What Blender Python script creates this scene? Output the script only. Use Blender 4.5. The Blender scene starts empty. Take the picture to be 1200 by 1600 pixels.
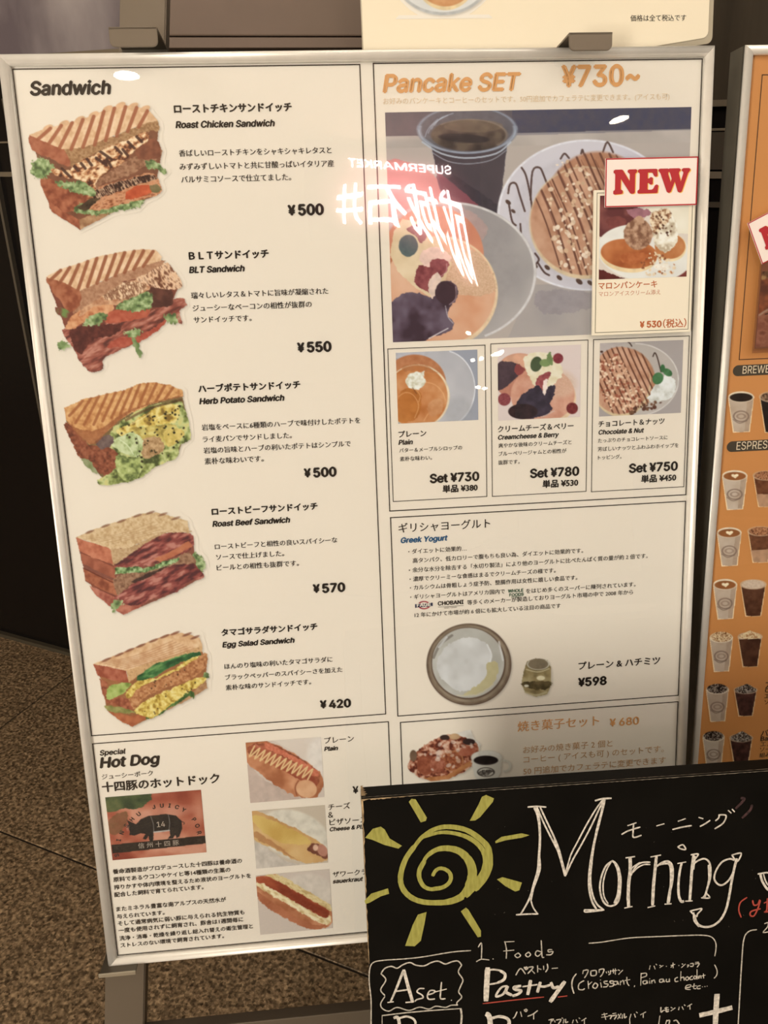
import bpy, bmesh, math, random, mathutils
import numpy as np
from mathutils import Matrix, Vector

S = bpy.context.scene
COL = S.collection

# ---------------------------------------------------------------- camera
H = 1.37
FOC = 1330.0                                    # focal length in pixels of the 1200 x 1600 frame
CAM = np.array([[0.9998021, 0.0198917, 0.0],    # columns: the camera's x, y, z axes in the world
                [-0.0081139, 0.4078229, -0.9130250],
                [-0.0181617, 0.9128444, 0.4079036]])
cam_data = bpy.data.cameras.new('camera')
cam_data.sensor_fit = 'VERTICAL'
cam_data.sensor_height = 24.0
cam_data.lens = 24.0 * FOC / 1600.0
cam_data.clip_start = 0.02
cam = bpy.data.objects.new('camera', cam_data)
COL.objects.link(cam)
m4 = np.eye(4); m4[:3, :3] = CAM; m4[2, 3] = H
cam.matrix_world = Matrix(m4.tolist())
S.camera = cam

# ---------------------------------------------------------------- world, exposure, large lights
S.view_settings.view_transform = 'Standard'
S.view_settings.look = 'None'
S.view_settings.exposure = 0.0
S.view_settings.gamma = 1.0
S.view_settings.use_curve_mapping = False
S.cycles.use_denoising = True
S.cycles.max_bounces = 6
S.cycles.transparent_max_bounces = 12

world = bpy.data.worlds.new('world')
world.use_nodes = True
world.node_tree.nodes['Background'].inputs[0].default_value = (1.0, 0.88, 0.74, 1)
world.node_tree.nodes['Background'].inputs[1].default_value = 0.13
S.world = world

def area(name, loc, target, size, size_y, power, color):
    d = bpy.data.lights.new(name, 'AREA'); d.shape = 'RECTANGLE'
    d.size, d.size_y, d.energy, d.color = size, size_y, power, color
    o = bpy.data.objects.new(name, d); COL.objects.link(o)
    o.location = loc
    o.rotation_euler = (Vector(target) - Vector(loc)).to_track_quat('-Z', 'Y').to_euler()
    return o
WARM = (1.0, 0.90, 0.74)
area('ceiling_wash_light', (0.45, -0.25, 2.66), (0.05, 0.74, 1.0), 1.9, 0.9, 20, WARM)
area('left_fill_light', (-1.95, -2.5, 1.3), (0.05, 0.7, 0.65), 0.9, 1.7, 103, WARM)  # unseen lamp, added to brighten the lower part of the menu
area('right_fill_light', (3.2, -1.2, 2.5), (0.3, 0.7, 1.1), 1.2, 1.0, 34, WARM)  # unseen weaker lamp, added as fill from the right
area('shop_wash_light', (-1.6, 0.3, 2.62), (-0.9, 1.4, 0.0), 0.8, 0.8, 13, WARM)

# ---------------------------------------------------------------- rays and planes
C0 = np.array([0.0, 0.0, H])
def ray(px, py):
    v = np.array([px - 600.0, 800.0 - py, -FOC])
    return CAM @ (v / np.linalg.norm(v))
def unit(v):
    v = np.asarray(v, float); return v / np.linalg.norm(v)

class Plane:
    """a flat surface in the world: origin o, axes u (right), v (up), n (towards the viewer)"""
    def __init__(s, o, u, v):
        s.o, s.u = np.asarray(o, float), unit(u)
        s.v = unit(np.asarray(v, float) - s.u * np.dot(v, s.u)); s.n = np.cross(s.u, s.v)
    def hit(s, px, py, z=0.0):
        r = ray(px, py); t = np.dot(s.o + s.n * z - C0, s.n) / np.dot(r, s.n)
        d = C0 + r * t - s.o
        return float(np.dot(d, s.u)), float(np.dot(d, s.v))
    def pix(s, X, Y, z=0.0):
        X, Y = np.asarray(X, float), np.asarray(Y, float)
        P = s.o - C0 + X[..., None] * s.u + Y[..., None] * s.v + z * s.n
        q = P @ CAM
        return 600.0 - FOC * q[..., 0] / q[..., 2], 800.0 + FOC * q[..., 1] / q[..., 2]
    def row_x(s, b, px, z=0.0):
        """local x at which the local row y = b crosses the pixel column px"""
        a = 0.0
        for _ in range(12):
            x0 = s.pix(np.array(a), np.array(b), z)[0]; x1 = s.pix(np.array(a + 1e-3), np.array(b), z)[0]
            a += float((px - x0) / (x1 - x0) * 1e-3)
        return a
    def matrix(s):
        m = np.eye(4); m[:3, 0], m[:3, 1], m[:3, 2], m[:3, 3] = s.u, s.v, s.n, s.o
        return Matrix(m.tolist())
    def world(s, a, b, c=0.0):
        return s.o + s.u * a + s.v * b + s.n * c

def lin(c):
    c = np.asarray(c, float) / 255.0
    return np.where(c <= 0.04045, c / 12.92, ((c + 0.055) / 1.055) ** 2.4)

# ---------------------------------------------------------------- materials
MATS = {}
def mat(name, rgb, rough=0.5, metal=0.0, noise=0.0, scale=40.0, emit=None, strength=1.0, spec=0.5, bump=0.0, dark=None, stretch=None):
    """rgb: linear albedo; noise mixes towards `dark` by a procedural texture"""
    if name in MATS: return MATS[name]
    m = bpy.data.materials.new(name); m.use_nodes = True
    nt = m.node_tree; b = nt.nodes['Principled BSDF']
    b.inputs['Base Color'].default_value = (*rgb, 1)
    b.inputs['Roughness'].default_value = rough
    b.inputs['Metallic'].default_value = metal
    b.inputs['Specular IOR Level'].default_value = spec
    if emit is not None:
        b.inputs['Emission Color'].default_value = (*emit, 1)
        b.inputs['Emission Strength'].default_value = strength
    if noise or bump:
        tc = nt.nodes.new('ShaderNodeTexCoord'); mp = nt.nodes.new('ShaderNodeMapping')
        nt.links.new(tc.outputs['Object'], mp.inputs[0])
        if stretch: mp.inputs['Scale'].default_value = stretch
        t = nt.nodes.new('ShaderNodeTexNoise'); t.inputs['Scale'].default_value = scale
        t.inputs['Detail'].default_value = 6
        nt.links.new(mp.outputs[0], t.inputs['Vector'])
        if noise:
            r = nt.nodes.new('ShaderNodeValToRGB')
            dk = dark if dark is not None else tuple(x * (1 - noise) for x in rgb)
            r.color_ramp.elements[0].position = 0.35; r.color_ramp.elements[0].color = (*dk, 1)
            r.color_ramp.elements[1].position = 0.65; r.color_ramp.elements[1].color = (*rgb, 1)
            nt.links.new(t.outputs['Fac'], r.inputs[0]); nt.links.new(r.outputs[0], b.inputs['Base Color'])
        if bump:
            bp = nt.nodes.new('ShaderNodeBump'); bp.inputs['Strength'].default_value = bump
            bp.inputs['Distance'].default_value = 0.002
            nt.links.new(t.outputs['Fac'], bp.inputs['Height']); nt.links.new(bp.outputs[0], b.inputs['Normal'])
    MATS[name] = m
    return m

def print_mat():
    """ink: the colour is stored on the mesh"""
    if 'print' in MATS: return MATS['print']
    m = bpy.data.materials.new('printed_ink'); m.use_nodes = True
    nt = m.node_tree; b = nt.nodes['Principled BSDF']
    a = nt.nodes.new('ShaderNodeVertexColor'); a.layer_name = 'Col'
    nt.links.new(a.outputs[0], b.inputs['Base Color'])
    b.inputs['Roughness'].default_value = 0.6; b.inputs['Specular IOR Level'].default_value = 0.2
    MATS['print'] = m
    return m

def clear_mat(name, f0=0.07, rough=0.02, tint=(1, 1, 1)):
    """thin clear film: a straight see-through share and a mirror share by the viewing angle"""
    m = bpy.data.materials.new(name); m.use_nodes = True
    nt = m.node_tree; nt.nodes.clear()
    out = nt.nodes.new('ShaderNodeOutputMaterial'); mx = nt.nodes.new('ShaderNodeMixShader')
    tr = nt.nodes.new('ShaderNodeBsdfTransparent'); tr.inputs[0].default_value = (*tint, 1)
    gl = nt.nodes.new('ShaderNodeBsdfGlossy'); gl.inputs['Roughness'].default_value = rough
    lw = nt.nodes.new('ShaderNodeLayerWeight'); lw.inputs['Blend'].default_value = 0.5
    pw = nt.nodes.new('ShaderNodeMath'); pw.operation = 'POWER'; pw.inputs[1].default_value = 5
    ml = nt.nodes.new('ShaderNodeMath'); ml.operation = 'MULTIPLY_ADD'
    ml.inputs[1].default_value = 1 - f0; ml.inputs[2].default_value = f0
    nt.links.new(lw.outputs['Facing'], pw.inputs[0]); nt.links.new(pw.outputs[0], ml.inputs[0])
    nt.links.new(ml.outputs[0], mx.inputs[0]); nt.links.new(tr.outputs[0], mx.inputs[1])
    nt.links.new(gl.outputs[0], mx.inputs[2]); nt.links.new(mx.outputs[0], out.inputs[0])
    return m

# ---------------------------------------------------------------- object helpers
def link(o, parent=None):
    COL.objects.link(o)
    if parent is not None: o.parent = parent
    return o
def mesh_obj(name, verts, faces, m, parent=None, smooth=False):
    me = bpy.data.meshes.new(name)
    me.from_pydata([tuple(map(float, v)) for v in verts], [], [tuple(f) for f in faces])
    if smooth: me.polygons.foreach_set('use_smooth', [True] * len(me.polygons))
    if m is not None: me.materials.append(m)
    me.update()
    return link(bpy.data.objects.new(name, me), parent)
def bm_obj(name, bm, m, parent=None, smooth=False):
    bmesh.ops.recalc_face_normals(bm, faces=bm.faces)
    me = bpy.data.meshes.new(name); bm.to_mesh(me); bm.free()
    if smooth: me.polygons.foreach_set('use_smooth', [True] * len(me.polygons))
    me.materials.append(m)
    return link(bpy.data.objects.new(name, me), parent)
def thing(name, label, cat, plane=None, loc=None, group=None):
    o = bpy.data.objects.new(name, None); COL.objects.link(o)
    o.empty_display_size = 0.05
    if plane is not None: o.matrix_world = plane.matrix()
    if loc is not None: o.location = loc
    return tag(o, label, cat, group)
def tag(o, label, cat, group=None):
    o['label'] = label; o['category'] = cat
    if group: o['group'] = group
    return o
def structure(o, label=None):
    o['kind'] = 'structure'
    if label: o['label'] = label
    return o
def bx(bm, x0, x1, y0, y1, z0, z1, bevel=0.0, seg=2):
    r = bmesh.ops.create_cube(bm, size=1.0)
    for v in r['verts']:
        v.co = Vector(((x0 + x1) / 2 + v.co.x * (x1 - x0), (y0 + y1) / 2 + v.co.y * (y1 - y0), (z0 + z1) / 2 + v.co.z * (z1 - z0)))
    if bevel:
        es = list({e for v in r['verts'] for e in v.link_edges})
        bmesh.ops.bevel(bm, geom=es, offset=bevel, segments=seg, affect='EDGES', profile=0.5)
def box(name, x0, x1, y0, y1, z0, z1, m, parent=None, bevel=0.0, seg=2):
    bm = bmesh.new(); bx(bm, x0, x1, y0, y1, z0, z1, bevel, seg)
    return bm_obj(name, bm, m, parent, smooth=False)
def prism(name, pts, z0, z1, m, parent=None, bevel=0.0):
    """a flat outline (local x, y) with thickness from z0 to z1"""
    bm = bmesh.new()
    f = bm.faces.new([bm.verts.new((p[0], p[1], z0)) for p in pts])
    r = bmesh.ops.extrude_face_region(bm, geom=[f])
    for v in r['geom']:
        if isinstance(v, bmesh.types.BMVert): v.co.z = z1
    if bevel:
        bmesh.ops.bevel(bm, geom=list(bm.edges), offset=bevel, segments=2, affect='EDGES')
    return bm_obj(name, bm, m, parent)

# ---------------------------------------------------------------- lettering
_txt_cache = {}
try:                                            # Blender's own bundled sans face; the built-in face otherwise
    import os
    FONT = bpy.data.fonts.load(os.path.join(bpy.utils.system_resource('DATAFILES'), 'fonts', 'Inter.woff2'))
except Exception:
    FONT = None
def glyphs(s, off, res=2):
    """triangulated outline of a string at size 1 -> (verts N x 2, faces)"""
    k = (s, res)
    if k in _txt_cache: return _txt_cache[k]
    cjk = any(ord(c) > 0x2E80 for c in s)
    cu = bpy.data.curves.new('lettering', 'FONT')
    if FONT is not None and not cjk: cu.font = FONT
    cu.body = s; cu.size = 8.0; cu.resolution_u = res if cjk else 3; cu.fill_mode = 'FRONT' if cjk else 'NONE'
    o = bpy.data.objects.new('lettering', cu); COL.objects.link(o)
    dg = bpy.context.evaluated_depsgraph_get(); dg.update()
    me = bpy.data.meshes.new_from_object(o.evaluated_get(dg))
    n = len(me.vertices); co = np.empty(n * 3); me.vertices.foreach_get('co', co)
    co = co.reshape(-1, 3)[:, :2] / 8.0
    if cjk:
        me.calc_loop_triangles(); t = np.empty(len(me.loop_triangles) * 3, int)
        me.loop_triangles.foreach_get('vertices', t); t = t.reshape(-1, 3)
    else:                                       # fill the outlines by Delaunay and keep what the outlines wind around
        E = np.empty(len(me.edges) * 2, int); me.edges.foreach_get('vertices', E); E = E.reshape(-1, 2)
        r = mathutils.geometry.delaunay_2d_cdt([Vector(c) for c in co], [tuple(int(q) for q in e) for e in E], [], 0, 1e-6, False)
        cv = np.array([(v.x, v.y) for v in r[0]]); t = np.array([f for f in r[2] if len(f) == 3])
        ce = cv[t].mean(axis=1); A, Bq = co[E[:, 0]], co[E[:, 1]]
        y = ce[:, 1][:, None]; up = (A[:, 1] <= y) & (Bq[:, 1] > y); dn = (A[:, 1] > y) & (Bq[:, 1] <= y)
        den = np.where(Bq[:, 1] == A[:, 1], 1.0, Bq[:, 1] - A[:, 1])
        xi = A[:, 0] + (y - A[:, 1]) / den * (Bq[:, 0] - A[:, 0])
        right = xi > ce[:, 0][:, None]
        wn = (up & right).sum(1) - (dn & right).sum(1)
        co, t = cv, t[wn != 0]
    bpy.data.meshes.remove(me); bpy.data.objects.remove(o); bpy.data.curves.remove(cu)
    _txt_cache[k] = (co, t)
    return _txt_cache[k]
def is_cjk(s): return any(ord(c) > 0x2E80 for c in s)

class Letters:
    """collects lines of print on a plane, then builds ONE flat mesh"""
    def __init__(s, plane, z): s.p, s.z, s.v, s.f, s.n = plane, z, [], [], 0
    def line(s, txt, x0, y0, x1, off=0.0, shear=0.0, hf=1.0, res=2, rot=0.0, em=None):
        """txt from pixel x0 (baseline y0) to pixel x1; off thickens, shear slants, hf stretches the height"""
        co, t = glyphs(txt, off, res)
        a, b = s.p.hit(x0, y0, s.z)
        a1 = s.p.row_x(b, x1, s.z)
        mn, mx = co[:, 0].min(), co[:, 0].max()
        k = (a1 - a) / (mx - mn)
        if em: k = em * (s.p.row_x(b, x0 + 1, s.z) - a); mn = (mn + mx) / 2
        yb = co[:, 1].min() if is_cjk(txt) else 0.0
        yy = (co[:, 1] - yb) * k * hf
        X = (co[:, 0] - mn) * k + yy * shear
        if rot:
            X, yy = X * math.cos(rot) - yy * math.sin(rot), X * math.sin(rot) + yy * math.cos(rot)
        o = off * k                              # a bolder face: the outline is printed again with small shifts
        sh = [(0, 0)] if o <= 0 else ([(-o, 0), (o, 0), (0, o * .8), (0, -o * .8)] if off > .016 else [(-o, 0), (o, 0)])
        for dx, dy in sh:
            s.v.append(np.c_[a + X + dx, b + yy + dy, np.full(len(X), s.z + dx * .02)]); s.f.append(t + s.n); s.n += len(X)
        return s
    def bar(s, P, Q, w):
        """thin printed rule between two local points"""
        P, Q = np.array(P), np.array(Q); d = unit(Q - P); nn = np.array([-d[1], d[0]]) * w / 2
        q = np.array([P - nn - d * w / 2, Q - nn + d * w / 2, Q + nn + d * w / 2, P + nn - d * w / 2])
        s.v.append(np.c_[q, np.full(4, s.z)]); s.f.append(np.array([[0, 1, 2], [0, 2, 3]]) + s.n); s.n += 4
    def rect(s, x0, y0, x1, y1, w):
        for P, Q in (((x0, y0), (x1, y0)), ((x1, y0), (x1, y1)), ((x1, y1), (x0, y1)), ((x0, y1), (x0, y0))): s.bar(P, Q, w)
    def poly(s, pts):
        """a filled outline given in pixels"""
        from mathutils.geometry import tessellate_polygon
        q = [Vector((*s.p.hit(x, y, s.z), 0)) for x, y in pts]
        t = np.array(tessellate_polygon([q]))
        s.v.append(np.array([(v.x, v.y, s.z) for v in q])); s.f.append(t + s.n); s.n += len(q)
    def build(s, name, m, parent):
        V = np.concatenate(s.v); F = np.concatenate(s.f)
        me = bpy.data.meshes.new(name)
        me.vertices.add(len(V)); me.vertices.foreach_set('co', V.ravel())
        me.loops.add(F.size); me.loops.foreach_set('vertex_index', F.ravel().astype(np.int32))
        me.polygons.add(len(F)); me.polygons.foreach_set('loop_start', np.arange(len(F), dtype=np.int32) * 3)
        me.polygons.foreach_set('loop_total', np.full(len(F), 3, np.int32))
        me.update(calc_edges=True); me.validate()
        me.materials.append(m)
        o = link(bpy.data.objects.new(name, me), parent)
        return o
# ================================================================ the setting
def floor_hit(px, py):
    r = ray(px, py); return C0 + r * (H / -r[2])
FA, FB = floor_hit(0, 990), floor_hit(105, 1019)
WALL = Plane(FA, FB - FA, (0, 0, 1))            # dark shop front behind the stands, standing on a tile joint
granite = mat('granite', (0.40, 0.305, 0.205), 0.42, noise=0.5, scale=120, dark=(0.115, 0.08, 0.048))
def granite_nodes():
    nt = granite.node_tree; b = nt.nodes['Principled BSDF']
    ramp = [n for n in nt.nodes if n.type == 'VALTORGB'][0]
    tc = [n for n in nt.nodes if n.type == 'TEX_COORD'][0]
    big = nt.nodes.new('ShaderNodeTexNoise'); big.inputs['Scale'].default_value = 9; big.inputs['Detail'].default_value = 4
    fine = nt.nodes.new('ShaderNodeTexVoronoi'); fine.inputs['Scale'].default_value = 210
    nt.links.new(tc.outputs['Object'], big.inputs['Vector']); nt.links.new(tc.outputs['Object'], fine.inputs['Vector'])
    r2 = nt.nodes.new('ShaderNodeValToRGB'); r2.color_ramp.elements[0].position = .0; r2.color_ramp.elements[0].color = (.78, .75, .70, 1)
    r2.color_ramp.elements[1].position = .75; r2.color_ramp.elements[1].color = (1.15, 1.12, 1.08, 1)
    nt.links.new(big.outputs['Fac'], r2.inputs[0])
    mx = nt.nodes.new('ShaderNodeMix'); mx.data_type = 'RGBA'; mx.blend_type = 'MULTIPLY'; mx.inputs[0].default_value = 1
    nt.links.new(ramp.outputs[0], mx.inputs[6]); nt.links.new(r2.outputs[0], mx.inputs[7])
    r3 = nt.nodes.new('ShaderNodeValToRGB'); r3.color_ramp.elements[0].position = .0; r3.color_ramp.elements[0].color = (.35, .33, .30, 1)
    r3.color_ramp.elements[1].position = 1; r3.color_ramp.elements[1].color = (1.4, 1.35, 1.28, 1)
    sep = nt.nodes.new('ShaderNodeSeparateColor'); nt.links.new(fine.outputs['Color'], sep.inputs[0]); nt.links.new(sep.outputs[0], r3.inputs[0])
    m2 = nt.nodes.new('ShaderNodeMix'); m2.data_type = 'RGBA'; m2.blend_type = 'MULTIPLY'; m2.inputs[0].default_value = 1
    nt.links.new(mx.outputs[2], m2.inputs[6]); nt.links.new(r3.outputs[0], m2.inputs[7])
    nt.links.new(m2.outputs[2], b.inputs['Base Color'])
granite_nodes()
grout = mat('grout', (0.035, 0.026, 0.018), 0.9)
floor = structure(box('floor', -5, 6, -10, 5, -.03, -.004, grout))
# tiles in rows parallel to the shop front; u along it, w away from it
def tile_u(px, py):
    d = floor_hit(px, py) - WALL.o; return float(np.dot(d, WALL.u))
fm = Matrix(np.array([[WALL.u[0], WALL.n[0], 0, WALL.o[0]], [WALL.u[1], WALL.n[1], 0, WALL.o[1]], [0, 0, 1, 0], [0, 0, 0, 1]]).tolist())
TS = 0.60
starts = {0: tile_u(60, 1092), 1: tile_u(60, 1092) + .24}
bmt = bmesh.new(); g = .0022
bx(bmt, g, 2 * TS - g, g, TS - g, -.004, 0.0, .0012, 1)
tile_me = None
for row in range(-1, 20):
    st = starts.get(row, starts[row % 2]) - 4 * TS
    for k in range(-2, 8):
        q_ = WALL.o + WALL.u * (st + (2 * k + 1) * TS) + WALL.n * ((row + .5) * TS)
        if not (-4.2 < q_[0] < 5.2 and -9.2 < q_[1] < 5): continue
        if tile_me is None:
            t = bm_obj('tile', bmt, granite); tile_me = t.data
        else:
            t = link(bpy.data.objects.new('tile', tile_me))
        t.parent = floor
        t.matrix_world = fm @ Matrix.Translation((st + 2 * k * TS, row * TS, 0))
# the world's rest of the floor behind the viewer is the same stone, too far to tell the joints apart
dark_gloss = mat('black_lacquer', (0.006, 0.005, 0.005), 0.25, spec=0.35)
wall = box('wall_back', -1.6, 3.4, 0.0, 2.75, -.10, 0.0, dark_gloss)
wall.matrix_world = WALL.matrix(); structure(wall)
strip_m = mat('dull_steel_strip', (0.30, 0.26, 0.20), 0.4, 0.6)
def on_wall(name, x0, x1, y0, y1, z0, z1, m, bevel=0.0):
    o = box(name, x0, x1, y0, y1, z0, z1, m, bevel=bevel); o.parent = wall; return o
on_wall('metal_strip', 0.0, 3.2, 1.362, 1.3655, -.002, .004, strip_m)
on_wall('metal_strip', 0.0, 3.2, 1.293, 1.303, -.002, .004, strip_m)
on_wall('metal_strip', 1.6, 3.2, 1.250, 1.258, -.002, .006, mat('bronze_strip', (0.08, 0.065, 0.05), 0.5, 0.3))
on_wall('shutter_slat', 1.6, 3.2, 1.306, 1.360, -.002, .003, mat('bronze_panel', (0.055, 0.043, 0.03), 0.5))
on_wall('fascia_panel', 1.6, 3.2, 1.405, 1.70, -.002, .006, mat('bronze_glass_glare', (0.10, 0.082, 0.06), 0.3, noise=.5, scale=3, stretch=(6, .4, 1), dark=(0.045, 0.036, 0.026)))  # vertical glare on dark glass, put in as lighter streaks
on_wall('fascia_lip', 1.6, 3.2, 1.396, 1.405, -.002, .012, mat('bronze_lip', (0.22, 0.19, 0.14), 0.35, 0.4))
for k, (a, b, z) in enumerate(((0.345, 0.352, .012), (0.405, 0.409, .006), (-.25, -.243, .01))):
    on_wall('door_edge', a, b, 0.02, 1.45, -.002, z, mat('door_edge_metal', (0.16, 0.14, 0.11), 0.4, 0.5))
on_wall('baseboard', -1.6, 3.4, 0.0, 0.012, 0, .014, mat('base_steel', (0.10, 0.085, 0.06), 0.5, 0.4))
# a pale picture panel on the shop front, up left
blur = mat('soft_poster', (0.40, 0.36, 0.37), 0.4, noise=0.4, scale=3.4, dark=(0.145, 0.12, 0.14), stretch=(1.6, .7, 1))
poster = thing('wall_poster', 'pale lilac grey cloudy wall poster at top left beyond the framed menu', 'poster', WALL)
box('picture_sheet', -0.1, 0.86, 1.528, 2.25, .004, .010, blur, poster)
box('edge_strip', -0.1, 0.86, 1.520, 1.528, .003, .016, strip_m, poster)

beige_wall = mat('beige_plaster', (0.50, 0.40, 0.29), 0.8)
structure(box('ceiling', -4, 5, -9, 4.2, 2.70, 2.78, mat('ceiling_paint', (0.62, 0.50, 0.36), 0.85)))
structure(box('wall_rear', -4, 5, -9.1, -9.0, -.004, 2.70, beige_wall))
structure(box('wall_left', -4.1, -4.0, -9, 4.2, -.004, 2.70, beige_wall))
# ceiling downlights behind the viewer: what the menu's cover mirrors
lamp_m = mat('lamp_lens', (0.9, 0.9, 0.9), 0.4, emit=(1.0, 0.88, 0.70), strength=30)
ring_m = mat('lamp_ring', (0.6, 0.58, 0.55), 0.4)
MPo, MPn = np.array([0.00197524, 0.74225407, -0.36502291 + H]), unit((0.08444323, -0.9744958, 0.20791169))
def mirror(px, py, y=None, z=None):
    r = ray(px, py); P = C0 + r * (np.dot(MPo - C0, MPn) / np.dot(r, MPn)); d = r - 2 * np.dot(r, MPn) * MPn
    return P + d * ((y - P[1]) / d[1] if y is not None else (z - P[2]) / d[2])
DL = [(mirror(198, 120, z=2.7), .045), (mirror(965, 189, z=2.7), .032), (mirror(640, 452, z=2.7), .07), (mirror(651, 500, z=2.7), .09), (mirror(712, 495, z=2.7), .10),
      (mirror(788, 489, z=2.7), .12), (mirror(680, 559, z=2.7), .17), (mirror(734, 559, z=2.7), .16)]
WORDS = ['ceiling downlight behind the viewer, mirrored above the sandwich heading', 'ceiling downlight mirrored in the blue band of the pancake photo', 'far ceiling downlight mirrored in the berry jam, upper spot',
         'far ceiling downlight mirrored in the berry jam, lower spot', 'far ceiling downlight mirrored at the pancake rim', 'far ceiling downlight mirrored on the grey plate', 'distant ceiling downlight mirrored on the plain pancake picture',
         'distant ceiling downlight mirrored at the corner of the plain pancake picture']
for (p, rad), w in zip(DL, WORDS):
    t = thing('ceiling_downlight', w, 'light', loc=(p[0], p[1], 2.70), group='round ceiling downlights')
    bm = bmesh.new(); bmesh.ops.create_cone(bm, cap_ends=True, segments=32, radius1=rad, radius2=rad, depth=.006)
    for v in bm.verts: v.co.z -= .004
    bm_obj('lens', bm, lamp_m, t)
    n = 32; V = []; F = []
    for i in range(n):
        a = 2 * math.pi * i / n
        for rr, zz in ((rad, -.009), (rad * 1.2, -.006), (rad * 1.2, 0.0)): V.append((rr * math.cos(a), rr * math.sin(a), zz))
    for i in range(n):
        for j in range(2): F.append((i * 3 + j, i * 3 + j + 1, (i + 1) % n * 3 + j + 1, (i + 1) % n * 3 + j))
    mesh_obj('ring', V, F, ring_m, t)
# neon shop sign hanging behind the viewer, seen mirrored in the menu's cover
SP = Plane((0.63, -2.2, 2.44), (-1, 0, 0), (0, 0, 1))
sign = thing('neon_sign', 'white glowing shop sign with a pink halo, mirrored in the menu cover', 'sign', SP)
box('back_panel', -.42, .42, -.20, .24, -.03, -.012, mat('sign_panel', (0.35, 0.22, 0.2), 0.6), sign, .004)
box('hanger', -.30, -.28, .22, .262, -.026, -.014, ring_m, sign); box('hanger', .28, .30, .22, .262, -.026, -.014, ring_m, sign)
neon_m = mat('neon_tube', (0.9, 0.9, 0.9), 0.4, emit=(1.0, 0.88, 0.86), strength=22)
def sign_word(s, x0, x1, y, h, off):
    co, t = glyphs(s, off); k = (x1 - x0) / (co[:, 0].max() - co[:, 0].min()); ky = h / (co[:, 1].max() - co[:, 1].min())
    V = []; F = []
    for dx, dy in ((-off, 0), (off, 0), (0, off), (0, -off)):
        n = len(V); V += [((c[0] - co[:, 0].min()) * k + x0 + dx * h, (c[1] - co[:, 1].min()) * ky + y + dy * h, dx * .01) for c in co]
        F += [tuple(int(i) + n for i in f) for f in t]
    return mesh_obj('letters', V, F, neon_m, sign)
sign_word('SUPERMARKET', -.26, .21, .118, .040, .025)
sign_word('成城石井', -.31, .27, -.115, .165, .010)
# pink halo of the letters, put into the back panel as emission fading outward
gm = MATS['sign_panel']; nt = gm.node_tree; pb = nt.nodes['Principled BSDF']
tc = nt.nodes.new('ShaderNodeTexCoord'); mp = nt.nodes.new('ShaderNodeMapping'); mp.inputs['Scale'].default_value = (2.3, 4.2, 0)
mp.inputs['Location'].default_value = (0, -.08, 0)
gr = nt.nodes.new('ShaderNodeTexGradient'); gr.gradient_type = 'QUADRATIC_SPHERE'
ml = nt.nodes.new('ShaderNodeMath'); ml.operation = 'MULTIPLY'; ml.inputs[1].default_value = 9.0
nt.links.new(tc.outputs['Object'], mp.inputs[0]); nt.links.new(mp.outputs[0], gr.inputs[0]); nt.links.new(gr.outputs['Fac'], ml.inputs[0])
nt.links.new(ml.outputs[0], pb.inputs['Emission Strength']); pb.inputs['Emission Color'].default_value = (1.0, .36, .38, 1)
# ================================================================ the framed sandwich menu
MP = Plane(np.array([0.00197524, 0.74225407, -0.36502291 + H]), (0.9962666, 0.0863297, 0.0), (-0.0179490, 0.2071355, 0.9781476))
MW, MH = 0.310, 0.43927                        # half width and half height of the frame
aluminium = mat('brushed_aluminium', (0.86, 0.84, 0.80), 0.36, 0.3, noise=0.06, scale=60)
paper = mat('poster_paper', (0.78, 0.765, 0.72), 0.55, spec=0.2)
ink = mat('black_ink', (0.018, 0.014, 0.012), 0.6, spec=0.2)
tan_ink = mat('tan_ink', (0.66, 0.36, 0.15), 0.6, spec=0.2)
pale_ink = mat('pale_tan_ink', (0.70, 0.58, 0.42), 0.6, spec=0.2)
rail_profile = [(0.0, -0.010), (0.0, 0.0005), (0.0012, 0.0030), (0.0040, 0.0044), (0.0070, 0.0042), (0.0090, 0.0030), (0.0096, 0.0012), (0.0096, -0.0005)]
def frame_rails(parent, w, h, prof, m, bot=1.0):
    """four mitred rails of a picture frame"""
    cs = [(-w, -h), (w, -h), (w, h), (-w, h)]
    ins = [(1, 1), (-1, 1), (-1, -1), (1, -1)]
    for k in range(4):
        a, b = cs[k], cs[(k + 1) % 4]; ia, ib = ins[k], ins[(k + 1) % 4]
        n = len(prof); V = []
        for t, z in prof: V.append((a[0] + ia[0] * t, a[1] + ia[1] * t, z))
        for t, z in prof: V.append((b[0] + ib[0] * t, b[1] + ib[1] * t, z))
        F = [(i, i + 1, n + i + 1, n + i) for i in range(n - 1)] + [(n - 1, 0, n, 2 * n - 1)]
        F += [tuple(range(n))[::-1], tuple(range(n, 2 * n))]
        bm = bmesh.new(); vs = [bm.verts.new(v) for v in V]
        for f in F: bm.faces.new([vs[i] for i in f])
        o = bm_obj('frame_rail', bm, m, parent)
        for p in o.data.polygons: p.use_smooth = len(p.vertices) == 4
menu = thing('framed_menu', 'large silver snap frame holding the sandwich and pancake menu poster', 'menu', MP)
frame_rails(menu, MW, MH, rail_profile, aluminium)
box('backing_board', -MW + .002, MW - .002, -MH + .002, MH - .002, -.0095, -.0030, mat('dark_board', (0.05, 0.045, 0.04), 0.7), menu)
sheet = mesh_obj('poster_sheet', [(-MW + .006, -MH + .006, -.0015), (MW - .006, -MH + .006, -.0015), (MW - .006, MH - .006, -.0015), (-MW + .006, MH - .006, -.0015),
                                  (-MW + .006, -MH + .006, -.0022), (MW - .006, -MH + .006, -.0022), (MW - .006, MH - .006, -.0022), (-MW + .006, MH - .006, -.0022)],
                 [(0, 1, 2, 3), (7, 6, 5, 4), (0, 4, 5, 1), (1, 5, 6, 2), (2, 6, 7, 3), (3, 7, 4, 0)], paper, menu)
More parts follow.
